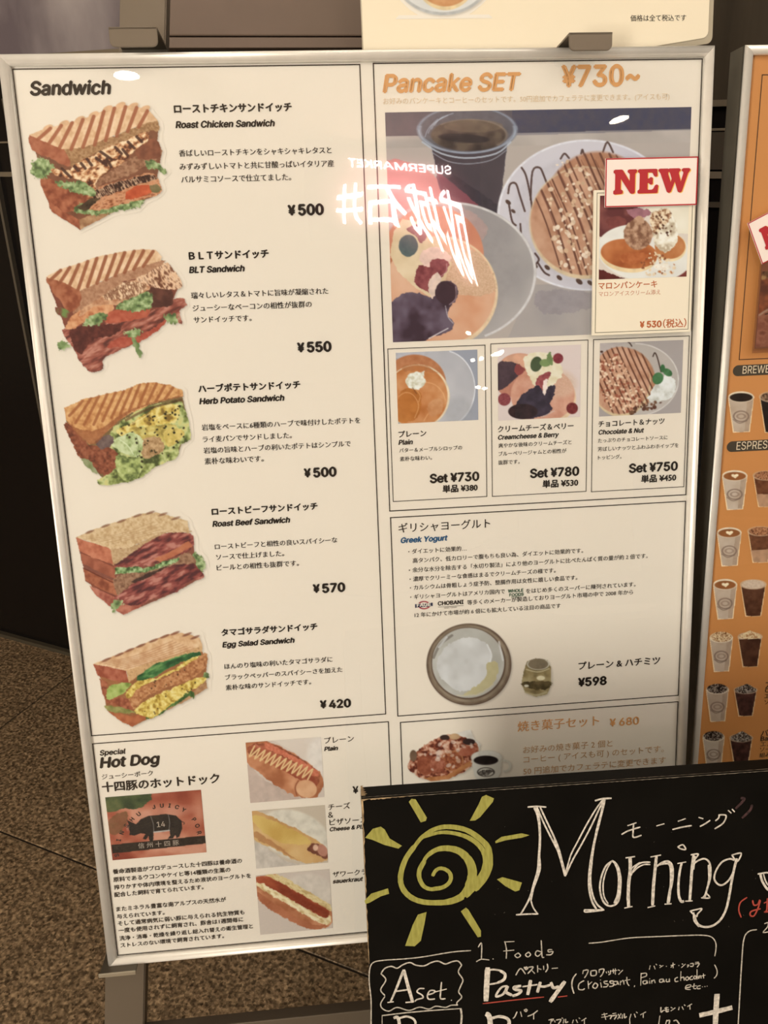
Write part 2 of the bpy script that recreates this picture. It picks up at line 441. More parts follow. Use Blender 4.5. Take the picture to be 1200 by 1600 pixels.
ZP = -.0012                                     # prints lie just above the sheet
ZT = -.0009

def avg_rect(P, pts, z):
    """rectangle nearest to four traced corners TL, TR, BR, BL"""
    q = [P.hit(x, y, z) for x, y in pts]
    return (q[0][0] + q[3][0]) / 2, (q[2][1] + q[3][1]) / 2, (q[1][0] + q[2][0]) / 2, (q[0][1] + q[1][1]) / 2
# printed rules
L = Letters(MP, ZT)
for pts, w in (([(15, 110), (560, 99), (604, 1111.5), (142.5, 1154)], .0009), ([(142.5, 1166.5), (604, 1124), (622, 1455), (183, 1496)], .0009),
               ([(582, 100), (1098, 90), (1072, 773.5), (610, 798)], .0009), ([(609.5, 808), (1073.7, 784), (1061.4, 1089.6), (622, 1115.5)], .0009),
               ([(622, 1125.5), (1060, 1100), (1050, 1404), (640, 1440)], .0009),
               ([(605, 545.5), (758.5, 539), (760, 776), (615, 783.5)], .0006), ([(767, 537.5), (919.6, 531), (915, 768), (769, 775.5)], .0006),
               ([(928, 530.5), (1077, 525), (1068.5, 761), (923.5, 768)], .0006)):
    q = avg_rect(MP, pts, ZT)
    x0, y0, x1, y1 = q
    L.rect(max(x0, -MW + .0105), max(y0, -MH + .0105), min(x1, MW - .0105), min(y1, MH - .0105), w)
L.build('ruled_lines', ink, sheet)

BI = dict(off=.036, shear=.20, hf=.97)                  # bold slanted face
B = dict(off=.03)
def block(name, rows, m=ink, **kw):
    L = Letters(MP, ZT)
    for r in rows:
        k = dict(kw)
        if len(r) > 4: k.update(r[4])
        L.line(r[0], r[1], r[2], r[3], **k)
    return L.build(name, m, sheet)
def price(d, x0, y, x1, ye=None):
    w = (x1 - x0)
    return [('¥', x0, y, x0 + w * .19, dict(hf=1.0)), (d, x0 + w * .30, y, x1)]
block('heading', [('Sandwich', 47.5, 148.5, 171)], **BI)
TEXTS = [
 ('ローストチキンサンドイッチ', 272.7, 177, 455.7, 'Roast Chicken Sandwich', 275, 200, 428,
  [('香ばしいローストチキンをシャキシャキレタスと', 280, 245, 518), ('みずみずしいトマトと共に甘酸っぱいイタリア産', 281, 266, 522), ('バルサミコソースで仕立てました。', 283.5, 286, 455)], '500', 451, 336, 505),
 ('ＢＬＴサンドイッチ', 296, 406.5, 419.7, 'BLT Sandwich', 296, 426.5, 381,
  [('瑞々しいレタス＆トマトに旨味が凝縮された', 299, 467, 513), ('ジューシーなベーコンの相性が抜群の', 301.5, 487, 487), ('サンドイッチです。', 303, 505, 393)], '550', 465.5, 550, 517),
 ('ハーブポテトサンドイッチ', 310.5, 613.7, 469, 'Herb Potato Sandwich', 312, 631.6, 443,
  [('岩塩をベースに6種類のハーブで味付けしたポテトを', 315.5, 673, 563), ('ライ麦パンでサンドしました。', 317, 691.5, 456), ('岩塩の旨味とハーブの利いたポテトはシンプルで', 318.5, 709, 548), ('素朴な味わいです。', 320, 726, 412)], '500', 476, 745.5, 525),
 ('ローストビーフサンドイッチ', 331.5, 805.3, 496, 'Roast Beef Sandwich', 332.5, 823, 452,
  [('ローストビーフと相性の良いスパイシーな', 336, 859, 527), ('ソースで仕上げました。', 338, 875.3, 444), ('ビールとの相性も抜群です。', 339, 892, 467)], '570', 490, 926, 538.5),
 ('タマゴサラダサンドイッチ', 346.5, 994, 495.7, 'Egg Salad Sandwich', 348, 1011.5, 459,
  [('ほんのり塩味の利いたタマゴサラダに', 351, 1046, 519.5), ('ブラックペッパーのスパイシーさを加えた', 352, 1063, 535), ('素朴な味のサンドイッチです。', 353, 1079, 486)], '420', 501, 1106.7, 547.5)]
for jt, x0, y0, x1, en, ex0, ey0, ex1, body, pr, px0, py0, px1 in TEXTS:
    block('item_name', [(jt, x0, y0, x1, dict(off=.046)), (en, ex0, ey0, ex1, BI)])
    block('item_text', body, off=.014)
    block('price', price(pr, px0, py0, px1), off=.045)
block('heading', [('Pancake SET', 599.5, 144, 808, BI)], tan_ink); block('price', [('¥730~', 878.5, 135, 998, dict(off=.034))], tan_ink)
block('item_text', [('お好みのパンケーキとコーヒーのセットです。50円追加でカフェラテに変更できます。(アイスも可)', 599, 165, 1046)], pale_ink)
for rows, body, pr, sg in (
 ([('プレーン', 623, 683.5, 666, dict(off=.022)), ('Plain', 623, 695, 644, dict(off=.03, shear=.2))], [('バター＆メープルシロップの', 624, 707.5, 722), ('素朴な味わい。', 625, 721, 675)], ('Set ¥730', 672.5, 754.5, 748), ('単品 ¥380', 692, 770, 746)),
 ([('クリームチーズ＆ベリー', 778, 675.5, 896, dict(off=.022)), ('Creamcheese & Berry', 778, 687, 872, dict(off=.03, shear=.2))], [('爽やかな後味のクリームチーズと', 779, 700, 893), ('ブルーベリージャムとの相性が', 779, 713, 885), ('抜群です。', 778.5, 726.5, 812)], ('Set ¥780', 829, 746.5, 904), ('単品 ¥530', 848, 762.5, 903)),
 ([('チョコレート＆ナッツ', 935, 667.5, 1038, dict(off=.022)), ('Chocolate & Nut', 935, 679, 1005, dict(off=.03, shear=.2))], [('たっぷりのチョコレートソースに', 934.5, 692, 1043), ('芳ばしいナッツとふわふわホイップを', 934, 705.5, 1060), ('トッピング。', 934.5, 718.5, 971)], ('Set ¥750', 983.5, 738.5, 1058), ('単品 ¥450', 1002, 754.5, 1056))):
    block('item_name', rows); block('item_text', body, off=.008)
    block('price', [pr, sg], off=.038)
block('item_name', [('ギリシャヨーグルト', 623, 833, 766, dict(off=.006))])
block('item_name', [('Greek Yogurt', 626, 848.5, 698, BI)], mat('blue_ink', (0.02, 0.10, 0.24), 0.6, spec=.2))
block('item_text', [('・ダイエットに効果的…', 638, 866, 729), ('高タンパク、低カロリーで腹もちも良い為、ダイエットに効果的です。', 645, 880, 911),
 ('・余分な水分を除去する「水切り製法」により他のヨーグルトに比べたんぱく質の量が約 2 倍です。', 639, 895, 1012), ('・濃厚でクリーミーな食感はまるでクリームチーズの様です。', 640, 909, 868),
 ('・カルシウムは骨粗しょう症予防、整腸作用は女性に嬉しい食品です。', 640.5, 922.5, 902), ('・ギリシャヨーグルトはアメリカ国内で', 641, 937, 789), ('をはじめ多くのスーパーに陳列されています。', 822, 927.5, 993),
 ('等多くのメーカーが製造しておりヨーグルト市場の中で 2008 年から', 730, 945.5, 989), ('12 年にかけて市場が約 6 倍にも拡大している注目の商品です', 648, 965, 876)], off=.010)
block('item_name', [('プレーン & ハチミツ', 904, 1046.5, 1031, dict(off=.022))]); block('price', [('¥598', 904, 1072.5, 947)], off=.04)
block('item_name', [('焼き菓子セット', 809, 1143.5, 936, dict(off=.01))], tan_ink); block('price', [('¥ 680', 953, 1135, 998, dict(off=.022))], tan_ink)
block('item_text', [('お好みの焼き菓子 2 個と', 817.5, 1177.5, 957), ('コーヒー ( アイスも可 ) のセットです。', 818, 1194.5, 1037), ('50 円追加でカフェラテに変更できます', 818, 1211, 1040, dict(off=.006))], mat('faded_tan_ink', (0.55, 0.36, 0.20), 0.6, spec=.2))
block('heading', [('Special', 156, 1180.5, 195.5, dict(off=.03, shear=.2)), ('Hot Dog', 157, 1200, 247, BI), ('ジューシーポーク', 159.5, 1218, 239, dict(off=.008)), ('十四豚のホットドック', 160.5, 1238, 343, dict(off=.03))])
block('item_text', [('養命酒製造がプロデュースした十四豚は養命酒の', 176.5, 1366, 378), ('原料であるウコンやケイヒ等14種類の生薬の', 177.5, 1378.5, 360), ('搾りかすや体内環境を整えるため液状のヨーグルトを', 178.5, 1390.5, 392), ('配合した飼料で育てられています。', 179, 1402, 318),
 ('またミネラル豊富な南アルプスの天然水が', 182, 1424.5, 353), ('与えられています。', 183, 1436, 257), ('そして通常病気に弱い豚に与えられる抗生物質も', 184.5, 1447, 382), ('一度も使用されずに飼育され、豚舎は1週間毎に', 185.5, 1458, 380), ('洗浄・消毒・乾燥を繰り返し総入れ替えの衛生管理と', 187, 1470, 395), ('ストレスのない環境で飼育されています。', 188.5, 1481, 350)], off=.018)
block('item_name', [('プレーン', 507, 1162, 553), ('Plain', 507, 1173.5, 527, BI)], off=.010); block('price', [('¥', 551.5, 1240, 560)], off=.02)
block('item_name', [('&', 513, 1278, 520.5)]); block('item_name', [('チーズ', 513, 1266, 547), ('ピザソース', 515, 1290, 573), ('Cheese & Pizza', 515, 1299, 578, dict(off=.03, shear=.2))], off=.010)
block('item_name', [('ザワークラウト', 520, 1371, 595), ('sauerkraut', 520, 1380.5, 566, dict(off=.03, shear=.2))], off=.010)
# ================================================================ the easel that carries the menu
steel = mat('taupe_steel', (0.155, 0.126, 0.095), 0.42, 0.35)
steel_dark = mat('dark_steel', (0.10, 0.085, 0.065), 0.5, 0.3)
stand = thing('easel_stand', 'taupe steel easel stand with splayed legs carrying the large framed menu', 'stand', MP)
ZL = -.030
def ground_y(z): return (0 - MP.o[2] - MP.n[2] * z) / MP.v[2]
def leg(px_top, px_bot, mirror_x=1):
    (x0, x1), (x2, x3) = px_top, px_bot
    a, b = MP.hit(x0, 0, ZL), MP.hit(x1, 0, ZL); c, d = MP.hit(x2, 1600, ZL), MP.hit(x3, 1600, ZL)
    gy = ground_y(ZL) + .004
    def ext(p, q, y): return (p[0] + (q[0] - p[0]) * (y - p[1]) / (q[1] - p[1]), y)
    top = MH + .20
    pts = [ext(c, a, gy), ext(d, b, gy), ext(d, b, top), ext(c, a, top)]
    pts = [(x * mirror_x, y) for x, y in pts]
    if mirror_x < 0: pts = pts[::-1]
    return prism('leg', pts, ZL - .022, ZL, steel, stand, .0012), pts
l1, lp = leg((187, 260), (163, 225))
l2, rp = leg((187, 260), (163, 225), -1)
cb = MP.hit(562, 1582, ZL)[1]
box('crossbar', lp[0][0] * .9, rp[1][0] * .9 if rp[1][0] > 0 else -lp[0][0] * .9, cb - .045, cb, ZL - .018, ZL - .002, steel, stand, .001)
# rear strut down to the floor
P0 = (0, MH * .6, ZL - .03)
foot = MP.matrix().inverted() @ Vector((0.02, 1.12, 0.02))
bm = bmesh.new(); A, Bv = Vector(P0), foot
bx(bm, -.012, .012, -.012, .012, 0, (Bv - A).length)
bmesh.ops.transform(bm, matrix=Matrix.Translation(A) @ (Bv - A).to_track_quat('Z', 'Y').to_matrix().to_4x4(), verts=bm.verts)
bm_obj('rear_strut', bm, steel_dark, stand)
box('crossbar', -.20, .20, MH * .6 - .02, MH * .6 + .02, ZL - .02, ZL - .002, steel, stand, .001)
def clip(tl, tr, bot, zf=.024):
    a, b = MP.hit(*tl, zf), MP.hit(*tr, zf); y0 = MP.hit(tl[0], bot, zf)[1]; y1 = (a[1] + b[1]) / 2
    o = box('clip', a[0], b[0], y1 - .0016, y1, ZL - .004, zf, steel, stand)         # plate above the frame
    r = .0045; xs = [(a[0], y1), (b[0], y1)]
    arc = lambda cx, cy, t0: [(cx + r * math.cos(t0 + k * math.pi / 8), cy + r * math.sin(t0 + k * math.pi / 8)) for k in range(5)]
    pts = [(b[0], y1), (a[0], y1)] + arc(a[0] + r, y0 + r, math.pi) + arc(b[0] - r, y0 + r, 1.5 * math.pi)
    lip = prism('lip', pts, zf - .0016, zf, steel, o, .0004)
    box('bend', a[0], b[0], y1 - .003, y1 + .0004, zf - .003, zf - .0002, mat('pale_edge', (0.36, 0.32, 0.25), 0.35, 0.5), o, .0009)  # paler strip along the fold
    box('back_plate', a[0], b[0], MH - .05, y1, ZL - .004, ZL - .0022 + .004, steel_dark, o)
clip((169, 41), (245, 43), 74)
clip((889.5, 50), (957, 51), 79.5)
def hook(x0, x1, ybase):
    zf = .014
    o = box('hook', x0, x1, ybase - .0022, ybase, ZL, zf, steel_dark, stand, .0004)
    box('front_edge', x0 - .0005, x1 + .0005, ybase - .0030, ybase + .0016, zf, zf + .0016, mat('pale_edge', (0, 0, 0)), o, .0005)  # paler strip along the front of the hook
    box('back_plate', x0, x1, ybase, ybase + .03, ZL, ZL + .002, steel_dark, o)
ha, hb = MP.hit(155, 1523, .014), MP.hit(212, 1520, .014)
hook(ha[0], hb[0], (ha[1] + hb[1]) / 2 + .001)
hook(-hb[0], -ha[0], (ha[1] + hb[1]) / 2 + .001)

# clear cover over the poster, gently buckled
def cover(parent, w, h, z, fn, nx, ny, m):
    X = np.linspace(-w, w, nx); Y = np.linspace(-h, h, ny); GX, GY = np.meshgrid(X, Y)
    Z = z + fn(GX, GY)
    V = np.c_[GX.ravel(), GY.ravel(), Z.ravel()]
    i = (np.arange(ny - 1)[:, None] * nx + np.arange(nx - 1)[None]).ravel()
    F = np.c_[i, i + 1, i + nx + 1, i + nx]
    me = bpy.data.meshes.new('clear_cover')
    me.vertices.add(len(V)); me.vertices.foreach_set('co', V.ravel())
    me.loops.add(F.size); me.loops.foreach_set('vertex_index', F.ravel().astype(np.int32))
    me.polygons.add(len(F)); me.polygons.foreach_set('loop_start', np.arange(len(F), dtype=np.int32) * 4); me.polygons.foreach_set('loop_total', np.full(len(F), 4, np.int32))
    me.update(calc_edges=True); me.polygons.foreach_set('use_smooth', np.ones(len(F), bool)); me.materials.append(m)
    return link(bpy.data.objects.new('clear_cover', me), parent)
def sstep(a, b, x):
    t = np.clip((x - a) / (b - a), 0, 1); return t * t * (3 - 2 * t)
bx0, by0 = MP.hit(610, 288)
def buckle(X, Y):
    g = sstep(-.01, .085, X - bx0) * (1 - sstep(.10, .165, X - bx0))
    t = np.clip(by0 - Y, 0, None)
    # slope grows to .085 m below the line, then dies out
    A = .52
    prof = np.where(t < .085, A * t * t / 2, A * .085 ** 2 / 2 + A * .085 * (t - .085) - A * .085 / .17 * (t - .085) ** 2 / 2)
    prof = np.where(t > .255, A * .085 ** 2 / 2 + A * .085 * .17 / 2, prof) * (1 - sstep(.26, .5, t))
    w = .00004 * np.sin(X * 60 + 3 * np.sin(Y * 14)) + .00003 * np.sin(Y * 75 + 4 * X * 10)
    edge = sstep(0, .03, MW - .01 - np.abs(X)) * sstep(0, .03, MH - .01 - np.abs(Y))
    return (g * prof + w) * edge
cover(menu, MW - .0095, MH - .0095, .0002, buckle, 160, 220, clear_mat('clear_cover_film', f0=.075, rough=.012))

# ================================================================ signs above and behind
cream = mat('cream_sheet', (0.80, 0.74, 0.60), 0.5, spec=.3)
UP = Plane(MP.world(0, 0, -.016), MP.u, MP.v)
up_sheet = thing('laminated_menu_sheet', 'cream laminated sheet with a plate picture, topmost behind the frame and right clip', 'menu', UP)
a = UP.hit(568, 80); b = UP.hit(1106, 60); r = .006
arc = [(b[0] - r + r * math.cos(t), b[1] + r + r * math.sin(t)) for t in np.linspace(-math.pi / 2, 0, 5)]
prism('paper', [(a[0], a[1] - .02), (a[0] + .25, b[1] - .008)] + arc + [(b[0], .66), (a[0], .66)], -.0004, .0004, cream, up_sheet)
lam = mat('laminate_edge', (0.42, 0.38, 0.30), 0.15, spec=.8)
q = .0045
arc2 = [(b[0] + q - r + (r) * math.cos(t), b[1] - q + r + r * math.sin(t)) for t in np.linspace(-math.pi / 2, 0, 5)]
prism('laminate', [(a[0] - .001, a[1] - .024), (a[0] + .25, b[1] - .008 - q)] + arc2 + [(b[0] + q, .663), (a[0] - .001, .663)], -.0012, -.0006, lam, up_sheet)
L = Letters(UP, .0007); L.line('価格は全て税込です', 985, 33.5, 1072, off=.004); L.build('price_note', ink, up_sheet)
cover_m = clear_mat('laminate_film', f0=.05, rough=.05)

cu = unit((.98, .20, 0))
CP = Plane(C0 + ray(262, 75) * 1.30, cu, (0, 0, 1))
counter = thing('counter', 'dull taupe counter panel behind the frame between left clip and cream sheet', 'counter', CP)
taupe = mat('taupe_panel', (0.20, 0.145, 0.115), 0.5, noise=.12, scale=8)
wC = CP.hit(620, 75)[0]
box('upper_panel', 0, wC, .014, .42, -.30, 0, taupe, counter, .002)
box('lower_trim', 0, wC, 0.0, .0125, -.30, -.001, taupe, counter, .001)
box('cabinet_body', .01, wC - .01, -CP.o[2] + .002, 0, -.30, -.04, mat('black_cabinet', (0.012, 0.01, 0.009), 0.4), counter)
# ================================================================ the second framed poster, on the right
t8 = math.radians(8.3); nh = unit((MP.n[0], MP.n[1], 0))
ov = np.array([0, 0, 1.0]) * math.cos(t8) - nh * math.sin(t8)
tl = MP.world(*MP.hit(1165, 70, .004), .004)
OW, OH = .31, .44
OP = Plane(tl + MP.u * OW - ov * OH, MP.u, ov)
orange = mat('orange_poster_paper', (0.57, 0.265, 0.09), 0.5, spec=.25)
prof2 = [(0.0, -.004), (0.0, -.0010), (.0004, .0005), (.0020, .0016), (.0050, .0020), (.0072, .0012), (.0080, -.0008), (.0080, -.004)]
drinks = thing('framed_drinks_menu', 'silver framed orange drinks poster cut off by the right edge', 'menu', OP)
frame_rails(drinks, OW, OH, prof2, aluminium)
side_m = mat('shaded_side_aluminium', (0.17, 0.155, 0.125), 0.5, 0.3, noise=.15, scale=30)  # same aluminium as the front; the shade on its sides is in this colour
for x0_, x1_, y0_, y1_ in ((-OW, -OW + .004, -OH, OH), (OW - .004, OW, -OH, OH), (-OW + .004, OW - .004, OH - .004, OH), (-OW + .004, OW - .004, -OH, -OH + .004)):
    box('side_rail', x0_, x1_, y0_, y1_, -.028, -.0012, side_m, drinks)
box('backing_board', -OW + .002, OW - .002, -OH + .002, OH - .002, -.026, -.006, mat('dark_board', (0, 0, 0)), drinks)
osheet = box('poster_sheet', -OW + .005, OW - .005, -OH + .005, OH - .005, -.0055, -.0045, orange, drinks)
ZO = -.0042
L = Letters(OP, ZO)
x0, y1 = OP.hit(1188, 117, ZO); xb, yb = OP.hit(1155, 562, ZO)
L.bar((xb, yb), (xb, y1), .0008); L.bar((xb, y1), (OW - .03, y1), .0008); L.bar((xb, yb), (OW - .03, yb), .0008); L.build('ruled_lines', mat('brown_ink', (0.05, 0.018, 0.006), .6), osheet)
pill_m = mat('dark_olive_ink', (0.045, 0.035, 0.022), .6)
cream_ink = mat('cream_ink', (0.75, 0.66, 0.50), .6)
for (px, py0, py1), s, (tx, ty, tx1) in (((1145, 571, 588), 'BREWED COFFEE', (1160, 584, 1262)), ((1135.5, 690, 706.5), 'ESPRESSO', (1150.5, 703, 1217))):
    L = Letters(OP, ZO + .0002)
    a = OP.hit(px, (py0 + py1) / 2, ZO); top = OP.hit(px, py0, ZO)[1]; bot = OP.hit(px, py1, ZO)[1]
    r = (top - bot) / 2; cy = a[1]; N = 10
    q = [(a[0] + r - r * math.sin(k * math.pi / N), cy + r * math.cos(k * math.pi / N)) for k in range(N + 1)] + [(a[0] + .13, cy - r), (a[0] + .13, cy + r)]
    V = np.array([(x, y, ZO + .0001) for x, y in q]); mesh_obj('heading_band', V, [tuple(range(len(q)))], pill_m, osheet)
    L.line(s, tx, ty, tx1, hf=1.25); L.build('heading', cream_ink, osheet)
for s, xx, yy, xe, o in (('カフェ', 1195.5, 1076, 1240, .012), ('Caramel', 1195.5, 1082, 1230, .02), ('エスプレッソに', 1194, 1092, 1262, .004), ('ソースを', 1194, 1101, 1230, .004),
                      ('バナナ', 1188.5, 1151, 1225, .012), ('Banana', 1188.5, 1158, 1222, .02), ('エスプレッソと', 1188, 1167, 1256, .004), ('ソースを', 1187, 1175, 1222, .004), ('組み合わせ', 1186.5, 1184, 1230, .01)):
    L = Letters(OP, ZO); L.line(s, xx, yy, xe, off=o); L.build('item_text', ink, osheet)
st2 = thing('easel_stand', 'taupe steel easel hidden behind the orange drinks poster', 'stand', OP)
def gy2(z): return (0 - OP.o[2] - OP.n[2] * z) / OP.v[2]
for sx in (-1, 1):
    pts = [(sx * .24, gy2(-.03) + .003), (sx * .24 + .035, gy2(-.03) + .003), (sx * .17 + .035, OH - .1), (sx * .17, OH - .1)]
    prism('leg', pts, -.052, -.030, steel, st2, .001)
box('crossbar', -.22, .22, -.50, -.46, -.05, -.034, steel, st2, .001)
box('ledge', -.15, .15, -OH - .004, -OH - .0015, -.034, .006, steel_dark, st2)

# ================================================================ the chalkboard in front
t17 = math.radians(17.0)
bu = unit((.9975, .0700, 0)); bn_h = unit(np.array([bu[1], -bu[0], 0]))
bv = np.array([0, 0, 1.0]) * math.cos(t17) - bn_h * math.sin(t17)
TLc = C0 + ray(565, 1247.5) * .705
BP = Plane(TLc, bu, bv)
BW = .62; BL = TLc[2] / math.cos(t17)
black = mat('chalkboard_paint', (0.0050, 0.0044, 0.0034), 0.65, noise=.35, scale=14, spec=.06)
board = thing('chalkboard', 'black wooden chalkboard with a yellow green sun and the morning menu', 'chalkboard', BP)
TH = .021
sl = box('slate', 0, BW, -BL + .012, 0, -TH, 0, black, board, .0012)
worn = mat('worn_wood_edge', (0.50, 0.36, 0.20), 0.8, noise=.6, scale=90, dark=(0.10, 0.06, 0.03))
# chipped bare wood along the left corner and edge
rnd = random.Random(4)
V = []; F = []
def chip_strip(P0, P1, w0, w1, nrm, n=26, seed=1):
    rn = random.Random(seed); P0, P1, nrm = Vector(P0), Vector(P1), Vector(nrm); base = len(V)
    for k in range(n + 1):
        t = k / n; c = P0.lerp(P1, t); w = w0 + (w1 - w0) * t; w *= .35 + 1.1 * rn.random()
        V.append(tuple(c)); V.append(tuple(c + nrm * w))
    for k in range(n): F.append((base + 2 * k, base + 2 * k + 1, base + 2 * k + 3, base + 2 * k + 2))
e = .0005
chip_strip((-e, .0004, -TH), (-e, .0004, 0), .010, .008, (0, -1, 0), 10, 2)
chip_strip((-e, 0, -.0007), (-e, -.18, -.0007), .0016, .0006, (0, 0, -1), 40, 3)
chip_strip((-.0003, -.0006, e), (-.0003, -.14, e), .0012, .0004, (1, 0, 0), 40, 5)
chip_strip((0, -.0003, e), (.045, -.0003, e), .0014, .0004, (0, -1, 0), 30, 6)
chip_strip((0, .0002 + e, -.003), (0, .0002 + e, -TH), .005, .003, (1, 0, 0), 12, 7)
mesh_obj('chipped_edge', V, F, worn, board)
V = []; F = []
chip_strip((.0, e, -.0004), (BW, e, -.0004), .0006, .0006, (0, 0, -1), 300, 8)
chip_strip((.0, -.0004, e), (BW, -.0004, e), .0004, .0004, (0, -1, 0), 300, 9)
mesh_obj('scuffed_edge', V, F, mat('scuffed_paint', (0.22, 0.19, 0.15), .8), board)
# rear frame of the A-board, standing straight down behind the hinge
Mi = BP.matrix().inverted()
def wbox(name, p0, p1, wx, wy, m, parent):
    A, Bv = Mi @ Vector(p0), Mi @ Vector(p1); bm = bmesh.new()
    bx(bm, -wx, wx, -wy, wy, 0, (Bv - A).length)
    bmesh.ops.transform(bm, matrix=Matrix.Translation(A) @ (Bv - A).to_track_quat('Z', 'X').to_matrix().to_4x4(), verts=bm.verts)
    return bm_obj(name, bm, m, parent)
for a in (.03, BW - .03):
    p = BP.world(a, -.03, -TH - .012)
    wbox('rear_leg', p, (p[0] + bn_h[0] * .02, p[1] + .012, 0.012), .010, .012, black, board)
# ================================================================ printed pictures
# Each printed picture is a fine grid on its sheet whose ink colours are worked out here by a small painter.
# Colours are given as they look on the lit paper and are turned into ink albedo relative to the paper's white.
W_OBS = lin((228, 211, 187)); P_ALB = np.array([0.78, 0.765, 0.72])
def vnoise(x, y, seed):
    xi, yi = np.floor(x).astype(np.int64), np.floor(y).astype(np.int64); fx, fy = x - xi, y - yi
    fx = fx * fx * (3 - 2 * fx); fy = fy * fy * (3 - 2 * fy)
    def h(a, b):
        n = (a * 374761393 + b * 668265263 + seed * 1442695041) & 0xFFFFFFFF
        n = ((n ^ (n >> 13)) * 1274126177) & 0xFFFFFFFF
        return ((n ^ (n >> 16)) & 0xFFFF) / 65535.0
    return (h(xi, yi) * (1 - fx) + h(xi + 1, yi) * fx) * (1 - fy) + (h(xi, yi + 1) * (1 - fx) + h(xi + 1, yi + 1) * fx) * fy
def fbm(x, y, seed, o=3):
    s = 0; a = .55; t = 0
    for k in range(o):
        s = s + a * vnoise(x * 2 ** k + k * 17.3, y * 2 ** k, seed + k * 7); t += a; a *= .55
    return s / t
class Pic:
    def __init__(s, plane, z, corners=None, bbox=None, res=.85, bg=(222, 208, 186), frame=(0, 0, 1), trim=None):
        s.p, s.z, s.fr = plane, z, frame
        if bbox: x0, y0, x1, y1 = bbox; corners = [(x0, y0), (x1, y0), (x1, y1), (x0, y1)]
        a0, b0, a1, b1 = avg_rect(plane, corners, z)
        if trim:
            a0, b0, a1, b1 = max(a0, trim[0]), max(b0, trim[1]), min(a1, trim[2]), min(b1, trim[3])
        px = plane.pix(np.array([a0, a1]), np.array([b0, b0]), z)[0]; py = plane.pix(np.array([a0, a0]), np.array([b0, b1]), z)[1]
        s.nx = max(8, int(abs(px[1] - px[0]) / res)); s.ny = max(8, int(abs(py[1] - py[0]) / res))
        s.GX, s.GY = np.meshgrid(np.linspace(a0, a1, s.nx), np.linspace(b1, b0, s.ny))
        s.X, s.Y = plane.pix(s.GX, s.GY, z)
        s.img = np.ones(s.X.shape + (3,)) * np.array(bg, float)
        s.alpha = np.zeros(s.X.shape) if bbox else None
        s.clip = None; s.seed = 1; s.back_rgb = (228., 211., 187.)
    def T(s, pts):
        ox, oy, k = s.fr; return np.array([(x / k + ox, y / k + oy) for x, y in pts], float)
    def _win(s, x0, y0, x1, y1):
        c = (s.X >= x0) & (s.X <= x1) & (s.Y >= y0) & (s.Y <= y1)
        r = np.where(c.any(1))[0]; q = np.where(c.any(0))[0]
        return None if len(r) == 0 or len(q) == 0 else (slice(r[0], r[-1] + 1), slice(q[0], q[-1] + 1))
    def _put(s, w, m, col, op=1.0):
        m = m * op
        if s.clip is not None: m = m * s.clip[w]
        s.img[w] = s.img[w] * (1 - m[..., None]) + col * m[..., None]
        if s.alpha is not None: s.alpha[w] = np.maximum(s.alpha[w], m)
    def _cols(s, cols, X, Y, f, ang, st, seed, con):
        cols = np.array(cols, float)
        if cols.ndim == 1: cols = np.array([cols * .93, cols, cols * 1.05])
        c, q = math.cos(math.radians(ang)), math.sin(math.radians(ang))
        u, v = (X * c + Y * q) * f / st, (-X * q + Y * c) * f
        n = np.clip((fbm(u, v, seed) - .5) * con + .5, 0, .9999) * (len(cols) - 1)
        i = n.astype(int); t = (n - i)[..., None]
        return cols[i] * (1 - t) + cols[i + 1] * t
    def fill(s, pts, cols, f=.12, ang=0, st=1.0, wob=1.2, wf=.18, op=1.0, con=1.9, smooth=None, mask=False):
        s.seed += 1
        if smooth is None: smooth = wob >= 1
        if cols is GREEN: wob, wf = 2.3, .34
        P = s.T(pts)
        if smooth and len(P) > 3:
            n = len(P); Q = []
            for i in range(n):
                p0, p1, p2, p3 = P[i - 1], P[i], P[(i + 1) % n], P[(i + 2) % n]
                for t in (0, .33, .66): Q.append(.5 * (2 * p1 + (p2 - p0) * t + (2 * p0 - 5 * p1 + 4 * p2 - p3) * t * t + (3 * p1 - p0 - 3 * p2 + p3) * t ** 3))
            P = np.array(Q)
        w = s._win(P[:, 0].min() - 4, P[:, 1].min() - 4, P[:, 0].max() + 4, P[:, 1].max() + 4)
        if w is None: return
        X, Y = s.X[w], s.Y[w]
        if wob:
            Xw = X + (fbm(X * wf, Y * wf, s.seed + 50) - .5) * 4 * wob; Yw = Y + (fbm(X * wf, Y * wf, s.seed + 90) - .5) * 4 * wob
        else: Xw, Yw = X, Y
        ins = np.zeros(X.shape, bool); j = len(P) - 1
        for i in range(len(P)):
            xi, yi, xj, yj = *P[i], *P[j]
            if yi != yj: ins ^= ((yi > Yw) != (yj > Yw)) & (Xw < (xj - xi) * (Yw - yi) / (yj - yi) + xi)
            j = i
        m = ins.astype(float)
        if mask: return w, m
        s._put(w, m, s._cols(cols, X, Y, f, ang, st, s.seed, con), op)
    def ell(s, cx, cy, rx, ry, cols, rot=0, ring=0, soft=.06, op=1.0, f=.12, con=1.5, st=1, ang=0, arc=None, half=None, wob=0):
        s.seed += 1; k = s.fr[2]; (cx, cy), = s.T([(cx, cy)]); rx /= k; ry /= k
        R = max(rx, ry) * 1.15 + 2; w = s._win(cx - R, cy - R, cx + R, cy + R)
        if w is None: return
        X, Y = s.X[w], s.Y[w]; c, q = math.cos(math.radians(rot)), math.sin(math.radians(rot))
        dx, dy = X - cx, Y - cy; u, v = (dx * c + dy * q) / rx, (-dx * q + dy * c) / ry
        d = np.sqrt(u * u + v * v)
        if wob: d = d + (fbm(X * .2, Y * .2, s.seed + 5) - .5) * wob
        sf = max(soft, 0.8 / min(rx, ry))
        m = np.clip((1 - d) / sf + .5, 0, 1)
        if ring: m = m * np.clip((d - (1 - ring)) / sf + .5, 0, 1)
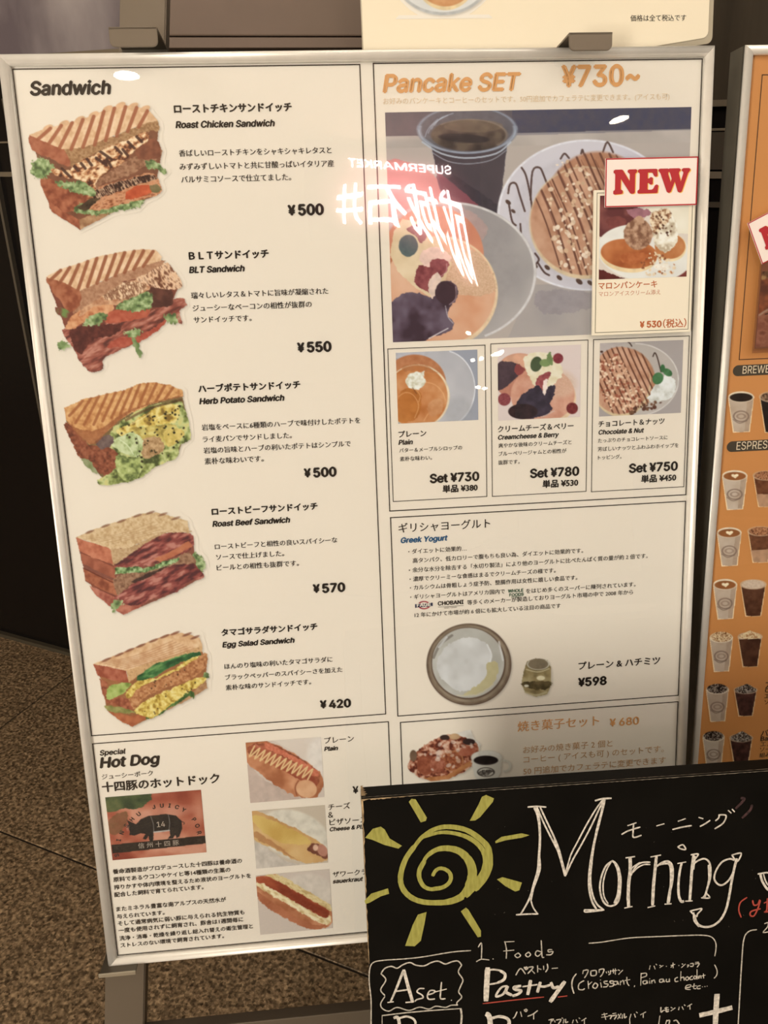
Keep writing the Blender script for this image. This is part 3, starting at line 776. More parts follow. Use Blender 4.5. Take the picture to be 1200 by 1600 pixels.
        if arc:
            a = np.degrees(np.arctan2(dy, dx)) % 360; lo, hi = arc
            m = m * (((a - lo) % 360) < ((hi - lo) % 360))
        if half is not None: m = m * (Y > cy if half > 0 else Y < cy)
        s._put(w, m, s._cols(cols, X, Y, f, ang, st, s.seed, con), op)
    def line(s, pts, wd, col, op=1.0, soft=.6, smooth=True, taper=False):
        P = s.T(pts); wd = wd / s.fr[2]
        if smooth and len(P) > 2:
            n = len(P); Q = []
            for i in range(n - 1):
                p0, p1, p2, p3 = P[max(i - 1, 0)], P[i], P[i + 1], P[min(i + 2, n - 1)]
                for t in np.arange(0, 1, .25): Q.append(.5 * (2 * p1 + (p2 - p0) * t + (2 * p0 - 5 * p1 + 4 * p2 - p3) * t * t + (3 * p1 - p0 - 3 * p2 + p3) * t ** 3))
            Q.append(P[-1]); P = np.array(Q)
        w = s._win(P[:, 0].min() - wd - 2, P[:, 1].min() - wd - 2, P[:, 0].max() + wd + 2, P[:, 1].max() + wd + 2)
        if w is None: return
        X, Y = s.X[w], s.Y[w]; D = np.full(X.shape, 1e9)
        for a, b in zip(P[:-1], P[1:]):
            d = b - a; L2 = max(float(d @ d), 1e-9); t = np.clip(((X - a[0]) * d[0] + (Y - a[1]) * d[1]) / L2, 0, 1)
            D = np.minimum(D, (X - a[0] - t * d[0]) ** 2 + (Y - a[1] - t * d[1]) ** 2)
        m = np.clip((wd / 2 - np.sqrt(D)) / soft + .5, 0, 1)
        s._put(w, m, np.array(col, float), op)
    def dots(s, pts, n, r, cols, seed=1, op=1.0, asp=1.0):
        """n flecks inside an outline"""
        rn = random.Random(seed); P = s.T(pts); k = s.fr[2]
        x0, y0, x1, y1 = P[:, 0].min(), P[:, 1].min(), P[:, 0].max(), P[:, 1].max(); c = 0; fr = s.fr; s.fr = (0, 0, 1)
        while c < n:
            x, y = rn.uniform(x0, x1), rn.uniform(y0, y1); ins = False; j = len(P) - 1
            for i in range(len(P)):
                if (P[i][1] > y) != (P[j][1] > y) and x < (P[j][0] - P[i][0]) * (y - P[i][1]) / (P[j][1] - P[i][1]) + P[i][0]: ins = not ins
                j = i
            c += 1
            if not ins: continue
            rr = r / k * rn.uniform(.55, 1.3); s.ell(x, y, rr, rr * rn.uniform(.5, 1) * asp, rn.choice(cols), rot=rn.uniform(0, 180), op=op, soft=.3)
        s.fr = fr
    def shade(s, fn, pts=None):
        """multiply the print by fn(X, Y)"""
        s.img *= fn(s.X, s.Y)[..., None]
    def grill(s, top, bot, n, wd, col, op=.8, lo=0.0, hi=1.0, lo2=None, hi2=None):
        def at(P, t):
            P = s.T(P); L = np.r_[0, np.cumsum(np.linalg.norm(np.diff(P, axis=0), axis=1))]; t *= L[-1]
            return np.array([np.interp(t, L, P[:, 0]), np.interp(t, L, P[:, 1])])
        k = s.fr[2]; fr = s.fr
        for i in range(n):
            q = (i + .5) / n; a, b = at(top, lo + (hi - lo) * q), at(bot, (lo if lo2 is None else lo2) + ((hi if hi2 is None else hi2) - (lo if lo2 is None else lo2)) * q); s.fr = (0, 0, 1)
            s.line([a, (a + b) / 2 + np.array([0, .3]), b], wd / k, col, op, soft=1.0); s.fr = fr
    def build(s, name, parent, blur=1, shadow=True, label=None):
        img = s.img
        if s.alpha is not None:
            A = s.alpha.copy()
            def dil(M, k):
                for _ in range(k):
                    M = np.maximum.reduce([M, np.roll(M, 1, 0), np.roll(M, -1, 0), np.roll(M, 1, 1), np.roll(M, -1, 1)])
                return M
            def blr(M, k):
                for _ in range(k): M = (M + np.roll(M, 1, 0) + np.roll(M, -1, 0) + np.roll(M, 1, 1) + np.roll(M, -1, 1)) / 5
                return M
            paper_c = np.array(s.back_rgb)
            sh = blr(np.roll(np.roll(A, 2, 0), 2, 1), 7) * (.35 if shadow else 0)
            back = paper_c * (1 - sh[..., None] * .55)
            a = A[..., None]; img = img * a + back * (1 - a)
            keep = dil(A > .02, 9 if shadow else 2)
            keep[:1] = keep[-1:] = False; keep[:, :1] = keep[:, -1:] = False
        for _ in range(blur):
            P = np.pad(img, ((1, 1), (1, 1), (0, 0)), mode='edge')
            img = (4 * P[1:-1, 1:-1] + P[:-2, 1:-1] + P[2:, 1:-1] + P[1:-1, :-2] + P[1:-1, 2:]) / 8
        alb = np.clip(lin(np.clip(img, 3, 255)) / W_OBS * P_ALB, 0, .95)
        ny, nx = s.ny, s.nx
        i = (np.arange(ny - 1)[:, None] * nx + np.arange(nx - 1)[None])
        if s.alpha is not None:
            kf = keep[:-1, :-1] & keep[1:, :-1] & keep[:-1, 1:] & keep[1:, 1:]; i = i[kf]
        i = i.ravel(); F = np.c_[i, i + nx, i + nx + 1, i + 1]
        used = np.unique(F); mp = np.zeros(nx * ny, int); mp[used] = np.arange(len(used)); F = mp[F]
        V = np.c_[s.GX.ravel(), s.GY.ravel(), np.full(nx * ny, s.z)][used]; Cc = np.c_[alb.reshape(-1, 3), np.ones(nx * ny)][used]
        me = bpy.data.meshes.new(name)
        me.vertices.add(len(V)); me.vertices.foreach_set('co', V.ravel())
        me.loops.add(F.size); me.loops.foreach_set('vertex_index', F.ravel().astype(np.int32))
        me.polygons.add(len(F)); me.polygons.foreach_set('loop_start', np.arange(len(F), dtype=np.int32) * 4); me.polygons.foreach_set('loop_total', np.full(len(F), 4, np.int32))
        me.update(calc_edges=True)
        ca = me.color_attributes.new('Col', 'FLOAT_COLOR', 'POINT'); ca.data.foreach_set('color', Cc.astype(np.float32).ravel())
        me.materials.append(print_mat())
        o = link(bpy.data.objects.new(name, me), parent)
        if label: o['label'] = label
        return o

GREEN = [(74, 88, 52), (112, 130, 78), (144, 158, 104), (178, 186, 136)]
CRUST = [(122, 62, 42), (156, 88, 60), (176, 108, 76)]
BREAD = [(140, 98, 66), (172, 128, 90), (192, 152, 112)]
TOAST = [(204, 160, 118), (220, 182, 140), (230, 196, 158)]
# ---------------------------------------------------------------- roast chicken sandwich
p = Pic(MP, ZP, bbox=(38, 155, 268, 368), frame=(0, 0, 3))
p.fill([(225,700),(330,640),(600,640),(735,570),(740,610),(735,700),(758,722),(735,835),(757,880),(740,915),(545,985),(375,1075),(235,980),(200,840),(150,640)], (120,74,52), wob=.4)
p.fill([(222, 925), (290, 985), (375, 1032), (545, 960), (545, 988), (375, 1077), (240, 990)], CRUST, wob=.5)
p.fill([(372, 1030), (545, 958), (548, 985), (378, 1076)], BREAD, wob=.6)
p.fill([(190, 825), (430, 900), (410, 985), (300, 995), (225, 940), (190, 870)], CRUST, wob=.7)
p.fill([(345, 985), (390, 950), (480, 985), (560, 955), (660, 935), (682, 940), (640, 975), (560, 988), (470, 1008), (380, 1002)], GREEN, f=.2)
p.fill([(400, 960), (450, 880), (560, 850), (680, 812), (735, 830), (758, 880), (750, 908), (660, 935), (560, 960), (460, 985)], [(120, 62, 38), (186, 122, 82), (205, 150, 110), (150, 88, 58)], f=.25, ang=-20, st=2)
p.fill([(590, 900), (640, 868), (700, 865), (718, 900), (640, 930), (590, 935)], [(170, 70, 40), (200, 95, 58)], wob=.8)
p.fill([(700, 870), (735, 860), (758, 885), (745, 905), (712, 905)], [(90, 90, 50), (130, 110, 75)], wob=.8)
p.fill([(430, 905), (520, 862), (600, 842), (700, 818), (738, 835), (640, 868), (520, 910), (440, 928)], [(45, 25, 20), (80, 45, 32), (215, 180, 140), (60, 30, 25)], f=.35, ang=60, st=3, con=2.6)
p.fill([(360, 975), (420, 930), (470, 930), (440, 960), (400, 990)], [(50, 35, 25), (110, 90, 60)], wob=.8)
p.fill([(330, 860), (440, 850), (560, 770), (700, 700), (745, 690), (758, 722), (700, 770), (600, 822), (480, 862), (425, 905)], [(118, 76, 52), (150, 104, 76), (168, 124, 92)], f=.3)
p.fill([(640, 680), (700, 648), (738, 660), (756, 712), (738, 742), (650, 745)], [(112, 62, 44), (142, 84, 58)], wob=1)
p.fill([(255, 852), (330, 855), (400, 850), (448, 890), (442, 918), (380, 910), (290, 878)], GREEN, f=.18)
p.fill([(148, 770), (190, 738), (240, 765), (256, 800), (200, 838), (150, 822)], GREEN, f=.16)
p.fill([(680, 756), (722, 752), (778, 800), (770, 822), (722, 790), (692, 792)], GREEN, f=.2)
p.fill([(245, 790), (330, 800), (350, 750), (420, 735), (500, 690), (600, 648), (692, 615), (690, 665), (640, 700), (560, 775), (455, 842), (442, 890), (385, 848), (262, 822)], [(70, 34, 24), (176, 112, 70), (222, 182, 136), (238, 208, 168)], f=.22, ang=-30, st=1.5, con=2.2)
for a, b in (((340, 770), (365, 800)), ((380, 765), (400, 790)), ((400, 735), (430, 775)), ((450, 740), (500, 775)), ((470, 710), (520, 745)), ((540, 690), (570, 720)), ((600, 665), (630, 695)), ((640, 640), (665, 665)), ((290, 790), (330, 830)), ((500, 745), (520, 780)), ((575, 700), (600, 730))):
    p.line([a, b], 13, (58, 30, 24), .85)
p.fill([(290, 700), (400, 685), (560, 628), (690, 572), (738, 562), (745, 610), (690, 614), (600, 652), (500, 692), (400, 742), (328, 778)], [(136, 96, 62), (160, 118, 78), (178, 138, 98)], f=.35)
p.fill([(135, 632), (215, 650), (295, 698), (325, 745), (322, 780), (230, 740), (155, 705)], [(142, 74, 50), (160, 90, 62), (172, 104, 74)], f=.1)
tp = [(135, 632), (220, 600), (330, 572), (440, 540), (510, 505), (575, 493), (640, 500), (700, 520), (735, 560)]
bt = [(200, 655), (290, 700), (330, 698), (400, 690), (500, 650), (600, 610), (690, 575), (720, 570), (738, 566)]
p.fill(tp + bt[::-1][:-1], TOAST, wob=.5)
for i, q in enumerate([(225, 600), (300, 580), (375, 560), (440, 538), (505, 510), (565, 494), (625, 497), (680, 510)]): p.ell(q[0], q[1], 26, 14, (212, 168, 126), rot=-25)
p.grill([(155, 622), (220, 606), (330, 578), (440, 546), (510, 512), (575, 500), (640, 504), (705, 525)], [(160, 650), (205, 665), (250, 690), (330, 700), (440, 680), (560, 632), (640, 598), (715, 572)], 10, 17, (150, 82, 54), .88, .1, 1.02, -.02, .93)
p.build('sandwich_picture', sheet, label='printed roast chicken sandwich picture')
# ---------------------------------------------------------------- BLT sandwich
BACON = [(92, 50, 42), (130, 68, 54), (156, 88, 70), (186, 126, 104)]
p = Pic(MP, ZP, bbox=(66, 382, 298, 590), frame=(0, 380, 3))
p.fill([(230,200),(375,230),(700,120),(840,200),(800,290),(870,290),(750,390),(490,530),(440,600),(335,480),(300,380)], (120,66,50), wob=.4)
p.fill([(265, 470), (300, 458), (335, 480), (290, 502), (270, 490)], GREEN)
p.fill([(262, 300), (320, 315), (315, 352), (272, 335)], [(120, 60, 50), (110, 130, 70)])
p.fill([(295, 405), (340, 385), (420, 380), (560, 365), (690, 330), (800, 268), (858, 258), (874, 290), (842, 318), (852, 372), (832, 372), (800, 340), (750, 392), (640, 468), (492, 535), (482, 585), (440, 604), (408, 592), (378, 558), (335, 480), (300, 432)], BACON, f=.2, ang=-28, st=3.5, con=2.3)
p.fill([(330, 400), (420, 385), (560, 380), (540, 430), (440, 450), (380, 520), (335, 460)], [(74, 36, 30), (104, 52, 42)], f=.2)
p.fill([(500, 490), (560, 440), (660, 430), (790, 350), (750, 400), (640, 470)], [(158, 70, 52), (178, 92, 70)], f=.2)
p.fill([(770, 340), (825, 330), (832, 372), (800, 378)], GREEN); p.fill([(580, 420), (650, 398), (662, 430), (620, 442)], GREEN); p.fill([(615, 450), (640, 455), (665, 520), (650, 535)], [(140, 150, 100), (90, 110, 60)])
p.fill([(690, 210), (800, 213), (805, 290), (730, 300), (690, 280)], [(74, 42, 34), (104, 62, 48)])
p.fill([(310, 382), (350, 330), (430, 290), (530, 285), (505, 345), (420, 352), (350, 398), (312, 404)], [(170, 98, 62), (202, 140, 96), (214, 160, 116)])
p.fill([(480, 345), (540, 308), (620, 320), (705, 308), (690, 345), (590, 368), (500, 375)], [(160, 72, 50), (184, 100, 74)], wob=.8)
p.fill([(385, 372), (440, 335), (502, 332), (480, 372), (430, 388)], GREEN)
p.fill([(548, 295), (600, 255), (700, 228), (714, 290), (650, 318), (560, 314)], GREEN, f=.18)
p.fill([(380, 310), (470, 245), (560, 195), (680, 165), (700, 215), (600, 262), (540, 290), (440, 295), (380, 345)], [(168, 112, 78), (196, 146, 108), (212, 168, 128)], f=.15)
p.fill([(640, 150), (765, 92), (805, 112), (854, 190), (838, 212), (760, 216), (700, 202), (640, 172)], [(110, 66, 46), (216, 172, 132), (228, 192, 156), (120, 74, 52)], f=.3, ang=60, st=3, con=2.4)
p.fill([(482, 240), (520, 200), (620, 178), (692, 208), (600, 262), (500, 262)], [(226, 190, 150), (120, 74, 50), (232, 200, 162)], f=.3, ang=70, st=2.5, con=2.4)
p.fill([(375, 222), (480, 178), (600, 122), (752, 80), (766, 96), (640, 162), (560, 192), (470, 252), (372, 318), (340, 322)], [(156, 108, 78), (186, 140, 106)], f=.3)
p.fill([(215, 160), (290, 175), (375, 222), (372, 290), (332, 322), (272, 262)], [(134, 70, 46), (158, 92, 62), (172, 108, 76)])
tp = [(215, 160), (280, 122), (370, 94), (450, 66), (560, 42), (650, 28), (730, 32), (758, 62)]
bt = [(290, 180), (375, 224), (470, 180), (560, 142), (650, 112), (752, 84)]
p.fill(tp + bt[::-1], TOAST, wob=.5)
p.grill([(225, 154), (280, 128), (370, 100), (450, 72), (560, 48), (650, 34), (740, 40)], [(235, 172), (290, 186), (360, 218), (450, 190), (560, 145), (650, 115), (745, 86)], 11, 16, (142, 80, 52), .88, .08, 1.0, -.04, .9)
p.build('sandwich_picture', sheet, label='printed bacon lettuce tomato sandwich picture')
# ---------------------------------------------------------------- herb potato sandwich
p = Pic(MP, ZP, bbox=(92, 590, 304, 764), frame=(0, 380, 3))
p.fill([(310,830),(500,760),(855,720),(885,850),(830,1000),(600,1110),(480,1100),(350,960)], (120,96,60), wob=.4)
p.fill([(300, 850), (340, 860), (420, 945), (540, 955), (556, 1010), (525, 1085), (490, 1090), (380, 1012), (350, 960)], [(96, 50, 34), (134, 72, 48), (156, 94, 66)], f=.25)
p.fill([(385, 1010), (420, 1018), (458, 1082), (420, 1062), (390, 1030)], [(110, 120, 70), (150, 150, 110)])
p.fill([(500, 940), (530, 870), (620, 800), (700, 760), (830, 738), (862, 770), (888, 850), (892, 920), (842, 948), (832, 1002), (725, 1052), (665, 1098), (600, 1118), (490, 1132), (455, 1112), (540, 1062), (552, 985)], [(72, 78, 42), (122, 128, 68), (158, 164, 98), (190, 190, 128), (200, 190, 120)], f=.11, con=2.3)
p.fill([(545, 880), (620, 840), (720, 775), (822, 752), (842, 780), (820, 842), (700, 855), (640, 870), (580, 905)], [(130, 100, 46), (192, 160, 74), (212, 184, 96), (222, 202, 130)], f=.13, con=2.4)
p.fill([(600, 870), (700, 860), (820, 850), (830, 920), (760, 950), (660, 920)], [(150, 124, 60), (198, 170, 86), (214, 196, 120)], f=.13, con=2.4, op=.85)
p.line([(610, 850), (660, 825), (700, 800)], 5, (236, 222, 160), .6); p.line([(720, 830), (780, 800), (815, 795)], 5, (236, 222, 160), .6); p.line([(590, 830), (700, 775), (850, 735)], 12, (84, 52, 30), .6)
p.fill([(770, 880), (850, 868), (862, 900), (822, 942), (782, 952)], [(186, 160, 80), (216, 190, 110)], f=.2)
p.fill([(660, 925), (740, 908), (772, 950), (740, 992), (668, 1004)], [(150, 112, 72), (196, 160, 116)], f=.3)
p.fill([(515, 935), (570, 905), (625, 885), (672, 930), (652, 1002), (600, 992), (560, 975)], [(134, 148, 88), (188, 194, 140), (206, 208, 164)], f=.12)
p.line([(560, 920), (600, 950), (625, 990)], 4, (226, 226, 190), .7); p.line([(640, 905), (650, 950), (640, 990)], 4, (110, 120, 70), .6)
p.fill([(540, 1000), (600, 1000), (660, 1010), (655, 1090), (600, 1112), (560, 1090)], [(84, 94, 50), (160, 168, 98), (192, 194, 130)], f=.14)
p.fill([(450, 925), (520, 900), (530, 945), (470, 965)], [(90, 70, 66), (122, 100, 90)])
p.dots([(560, 880), (700, 780), (840, 750), (880, 900), (800, 1000), (660, 1060), (600, 930)], 110, 5, [(40, 36, 20), (60, 50, 26)], 3)
p.fill([(300, 772), (380, 735), (470, 712), (580, 690), (650, 660), (720, 650), (800, 665), (856, 690), (860, 718), (800, 728), (700, 758), (610, 800), (560, 828), (520, 868), (440, 935), (420, 945), (312, 838)], [(176, 116, 68), (204, 150, 94), (216, 168, 112)], f=.15, wob=.8)
p.fill([(425, 945), (520, 868), (600, 800), (720, 750), (860, 716), (800, 722), (640, 770), (540, 820), (470, 870), (380, 875), (312, 835)], [(134, 74, 44), (160, 98, 60)], f=.3, op=.75)
p.grill([(330, 762), (400, 735), (480, 712), (580, 694), (650, 665), (720, 655), (830, 682)], [(318, 800), (360, 850), (440, 850), (540, 810), (620, 780), (720, 742), (840, 715)], 12, 13, (146, 82, 46), .75, .08, 1.0, -.02, .92)
p.build('sandwich_picture', sheet, label='printed herb potato sandwich picture')
# ---------------------------------------------------------------- roast beef sandwich
BEEF = [(80, 42, 42), (122, 58, 52), (152, 82, 70), (184, 122, 104)]
p = Pic(MP, ZP, bbox=(112, 794, 328, 966), frame=(80, 760, 4))
p.fill([(160,340),(400,390),(860,300),(890,350),(900,480),(940,570),(780,660),(450,800),(270,670),(200,500)], (126,74,58), wob=.4)
p.fill([(240, 620), (400, 690), (480, 730), (575, 728), (562, 752), (452, 802), (370, 752), (270, 672)], [(146, 76, 60), (176, 106, 84), (190, 124, 98)], wob=.6)
p.fill([(870, 430), (920, 422), (962, 470), (950, 532), (910, 522), (898, 480)], GREEN, f=.2)
p.fill([(398, 690), (500, 610), (620, 560), (740, 500), (880, 480), (922, 510), (956, 558), (940, 575), (880, 590), (805, 640), (782, 662), (640, 702), (540, 742), (430, 732)], BEEF, f=.2, ang=-28, st=3, con=2.4)
p.fill([(385, 590), (450, 540), (600, 530), (700, 490), (830, 415), (882, 430), (902, 482), (760, 492), (600, 562), (500, 612), (412, 684), (385, 640)], [(112, 76, 56), (148, 108, 80), (166, 128, 98)], f=.3)
p.fill([(500, 600), (600, 545), (740, 495), (700, 520), (560, 590)], [(60, 40, 34), (84, 60, 48)])
p.fill([(398, 495), (500, 410), (600, 345), (690, 298), (790, 284), (872, 294), (892, 350), (882, 388), (800, 430), (760, 442), (640, 485), (560, 500), (430, 505)], BEEF, f=.2, ang=-25, st=3, con=2.4)
p.fill([(640, 455), (720, 420), (860, 340), (885, 375), (780, 430), (690, 470)], [(170, 96, 66), (190, 120, 84)], wob=.8)
p.fill([(322, 525), (390, 508), (520, 500), (600, 510), (700, 470), (790, 444), (792, 470), (700, 502), (600, 532), (450, 546), (350, 546)], [(60, 80, 44), (120, 146, 88), (176, 190, 140)], f=.2, con=2.5)
p.fill([(200, 510), (385, 590), (412, 684), (260, 624), (215, 590)], CRUST, f=.15, wob=.6)
p.fill([(188, 410), (300, 455), (400, 500), (402, 575), (340, 552), (192, 482)], [(140, 76, 54), (166, 96, 70)], wob=.6)
p.line([(200, 510), (300, 560), (385, 600)], 6, (90, 40, 30)); p.line([(190, 415), (290, 455), (390, 500)], 5, (110, 54, 40)); p.line([(215, 590), (300, 640), (400, 690)], 5, (110, 54, 40))
p.fill([(385, 712), (455, 722), (430, 752), (385, 784)], GREEN)
p.fill([(370, 390), (480, 382), (600, 328), (690, 285), (862, 278), (864, 288), (760, 286), (690, 300), (600, 350), (500, 422), (396, 488), (380, 482)], [(170, 134, 92), (196, 164, 124)], f=.4)
p.fill([(155, 320), (250, 350), (370, 388), (388, 488), (250, 442), (175, 402)], [(160, 86, 60), (184, 110, 80), (196, 126, 94)], wob=.5)
tp = [(152, 318), (240, 280), (340, 242), (440, 212), (540, 178), (620, 160), (700, 170), (780, 195), (852, 215)]
p.fill(tp + [(864, 284), (690, 290), (600, 330), (480, 386), (370, 390), (260, 352)], [(184, 148, 104), (204, 172, 128), (216, 188, 146)], f=.25, wob=.5)
for a in tp[1:-1]: p.ell(a[0], a[1] + 4, 30, 8, (126, 84, 60), rot=-20, op=.8)
for k in range(5): p.line([(215 + k * 40, 330 + k * 8), (420 + k * 40, 300 + k * 2), (640 + k * 26, 222 + k * 14)], 3, (150, 112, 76), .5)
p.build('sandwich_picture', sheet, label='printed roast beef sandwich picture')
# ---------------------------------------------------------------- egg salad sandwich
EGG = [(150, 116, 46), (196, 164, 76), (218, 192, 106), (224, 204, 134)]
p = Pic(MP, ZP, bbox=(140, 980, 334, 1142), frame=(80, 760, 4))
p.fill([(270,1130),(480,1200),(945,1030),(972,1110),(968,1215),(880,1320),(510,1500),(350,1400),(310,1200)], (150,96,60), wob=.4)
p.fill([(955, 1165), (980, 1165), (984, 1192), (960, 1200)], GREEN)
p.fill([(350, 1400), (500, 1438), (580, 1420), (620, 1440), (560, 1470), (510, 1502), (440, 1472)], [(146, 76, 46), (176, 104, 66)], wob=.6)
p.fill([(700, 1400), (860, 1310), (970, 1210), (974, 1262), (880, 1322), (720, 1400)], BREAD, wob=.6)
p.fill([(590, 1445), (720, 1370), (820, 1300), (850, 1275), (892, 1290), (890, 1332), (860, 1312), (720, 1402), (640, 1446)], [(48, 70, 34), (96, 124, 62)], f=.2)
p.fill([(338, 1370), (450, 1388), (525, 1412), (440, 1418), (360, 1404)], [(110, 110, 54), (160, 150, 90)])
p.fill([(518, 1402), (600, 1330), (740, 1270), (880, 1210), (962, 1192), (968, 1215), (900, 1262), (780, 1342), (645, 1442), (590, 1438)], EGG, f=.22)
p.fill([(500, 1312), (560, 1250), (700, 1200), (850, 1110), (962, 1042), (974, 1110), (900, 1192), (740, 1252), (600, 1312), (512, 1394), (480, 1352)], [(142, 86, 52), (178, 120, 76), (198, 146, 100)], f=.3)
p.fill([(465, 1300), (540, 1215), (660, 1195), (800, 1120), (880, 1065), (942, 1048), (860, 1110), (700, 1190), (560, 1250), (500, 1318)], EGG, f=.22)
p.fill([(300, 1195), (350, 1228), (345, 1305), (480, 1328), (515, 1402), (350, 1352), (315, 1282)], CRUST, f=.2, wob=.7)
p.fill([(528, 1205), (580, 1140), (660, 1088), (780, 1058), (890, 1025), (932, 1045), (860, 1082), (760, 1122), (680, 1172), (600, 1205)], [(34, 66, 36), (60, 104, 56), (126, 160, 92)], f=.2, ang=-28, st=3)
p.fill([(885, 1020), (910, 1012), (935, 1050), (900, 1058)], [(40, 80, 44), (60, 100, 60)])
p.fill([(345, 1332), (360, 1250), (420, 1233), (505, 1232), (450, 1292), (382, 1328)], [(112, 128, 58), (156, 168, 88), (176, 184, 110)], f=.1)
p.dots([(530, 1400), (700, 1290), (900, 1200), (940, 1230), (640, 1430)], 60, 5, [(70, 50, 24)], 5); p.dots([(560, 1250), (700, 1190), (900, 1080), (900, 1150), (640, 1290)], 40, 5, [(80, 50, 30)], 6)
p.fill([(470, 1152), (600, 1100), (760, 1050), (945, 990), (948, 1034), (880, 1036), (760, 1072), (640, 1112), (560, 1172), (482, 1228)], [(170, 128, 84), (206, 164, 116), (190, 146, 100)], f=.3, wob=.7)
p.fill([(262, 1110), (350, 1125), (470, 1152), (484, 1230), (380, 1212), (290, 1182)], [(142, 70, 48), (168, 94, 68), (180, 110, 84)], wob=.5)
tp = [(262, 1110), (340, 1080), (440, 1040), (560, 990), (660, 950), (770, 912), (850, 920), (930, 950), (946, 995)]
p.fill(tp + [(900, 1012), (760, 1055), (600, 1102), (470, 1155), (350, 1125)], [(196, 150, 106), (214, 174, 130), (224, 190, 148)], wob=.5)
for a in ((345, 1080), (425, 1048), (490, 1020), (560, 992), (640, 960), (710, 934), (775, 914), (850, 922), (900, 940)): p.ell(a[0], a[1] + 3, 32, 8, (126, 76, 54), rot=-22, op=.85)
for k in range(7): p.line([(300 + k * 26, 1104 + k * 6), (520 + k * 26, 1060 + k * 4), (760 + k * 22, 965 + k * 8)], 4, (158, 104, 74), .6)
p.build('sandwich_picture', sheet, label='printed egg salad sandwich picture')
def poly_clip(p, fn):
    """restrict following strokes to a mask drawn by fn on a blank copy"""
    keep, img, al = p.clip, p.img, p.alpha
    p.img = np.zeros_like(img); p.alpha = np.zeros(p.X.shape); p.clip = None
    fn(); m = p.alpha; p.img, p.alpha, p.clip = img, al, m
# ---------------------------------------------------------------- big pancake set photograph
p = Pic(MP, ZP, corners=[(601.3, 178), (1078.4, 165), (1070, 518), (614.3, 533.6)], bg=(176, 162, 150))
p.fill([(590, 140), (1090, 140), (1090, 198), (1078, 202), (860, 210), (600, 213)], [(96, 84, 88), (88, 80, 84)], wob=0, smooth=False)
p.fill([(800, 140), (1090, 140), (1090, 200), (1078, 203), (800, 212)], [(76, 72, 82), (66, 66, 84)], wob=0, smooth=False)
p.fill([(600, 213), (1090, 201), (1090, 222), (600, 232)], [(160, 148, 138), (186, 174, 162)], f=.02, wob=0, op=.6)
p.fill([(595, 252), (672, 268), (700, 320), (690, 345), (595, 345)], [(196, 120, 112), (206, 138, 128)], f=.02, wob=1)
p.fill([(830, 445), (1090, 440), (1090, 560), (780, 560)], [(158, 148, 142), (172, 160, 150)], f=.015, wob=0)
p.fill([(840, 455), (930, 458), (930, 480), (850, 490)], (138, 128, 130), wob=2, op=.5)
# cup
p.fill([(673, 224), (793, 222), (784, 300), (778, 334), (740, 330), (700, 318), (690, 305)], [(76, 66, 70), (64, 58, 62)], f=.02, wob=.3, smooth=False)
p.fill([(682, 268), (705, 285), (745, 312), (740, 330), (700, 318), (691, 305)], [(128, 70, 78), (112, 66, 72)], f=.03, wob=1)
p.fill([(683, 262), (700, 268), (775, 318), (776, 333), (745, 318)], (58, 52, 58), wob=1)
p.ell(730, 203, 78, 37, (92, 88, 92), op=.9)
p.ell(730, 203, 78, 37, (152, 156, 164), ring=.07, arc=(-5, 185)); p.ell(730, 203, 78, 37, (136, 142, 152), ring=.05, arc=(180, 360))
for a in range(4): p.line([(664 + a * 5, 214 - a * 6), (670 + a * 6, 200 - a * 5), (684 + a * 8, 186 - a * 3)], 1.3, (168, 180, 190), .6)
p.ell(733, 211, 60, 25, [(60, 50, 46), (80, 66, 58), (100, 84, 70)], f=.05, con=2.4)
p.ell(740, 197, 46, 10, [(104, 86, 70), (128, 108, 88)], op=.6, f=.1)
p.ell(725, 216, 40, 7, (50, 42, 44), op=.8, rot=4)
p.ell(733, 211, 60, 25, (150, 134, 118), ring=.05, op=.6, arc=(200, 20))
p.line([(660, 222), (690, 240), (730, 247), (775, 240), (798, 222)], 2.6, (176, 180, 184), .9)
p.line([(675, 238), (700, 252), (732, 256), (768, 250), (792, 234)], 1.6, (150, 150, 154), .8)
p.line([(660, 214), (690, 233), (730, 240), (775, 232), (800, 212)], 1.2, (140, 146, 156), .7)
p.line([(674, 228), (688, 295)], 1, (120, 118, 122), .5); p.line([(792, 228), (780, 325)], 1, (110, 108, 112), .5)
# right plate
p.ell(918, 336, 141, 118, [(196, 188, 190), (204, 196, 194)], f=.01, soft=.015)
p.ell(918, 336, 141, 118, (222, 216, 214), ring=.025, soft=.01, op=.8); p.ell(918, 338, 118, 97, (184, 176, 178), ring=.12, op=.35)
p.ell(925, 350, 110, 96, (178, 170, 168), op=.5, soft=.3)
for q in ([(794, 302), (797, 288), (806, 287), (812, 305), (820, 330)], [(815, 262), (822, 275), (829, 308), (833, 340)], [(829, 312), (832, 268), (843, 262), (850, 275), (862, 308)], [(876, 248), (882, 240), (889, 247)],
          [(908, 240), (910, 234), (913, 244)], [(942, 238), (949, 222), (958, 238)], [(795, 318), (800, 345), (806, 352)], [(813, 350), (816, 382), (826, 420)], [(840, 410), (850, 425), (858, 430)], [(836, 396), (842, 405), (838, 412)]):
    p.line(q, 3.0, (72, 50, 46), .9)
for x, y, r in ((794, 316, 5), (802, 330, 4), (855, 418, 5), (874, 434, 5), (905, 440, 6), (838, 370, 4), (922, 442, 5), (836, 415, 5), (800, 378, 4)): p.ell(x, y, r, r * .6, (80, 58, 50), rot=40)
p.ell(935, 325, 84, 88, [(164, 114, 84), (182, 132, 102)], f=.06)
p.ell(914, 348, 87, 88, (206, 182, 146), soft=.03); p.ell(915, 346, 86, 84, [(170, 122, 92), (188, 142, 112), (200, 156, 126)], f=.05, soft=.03)
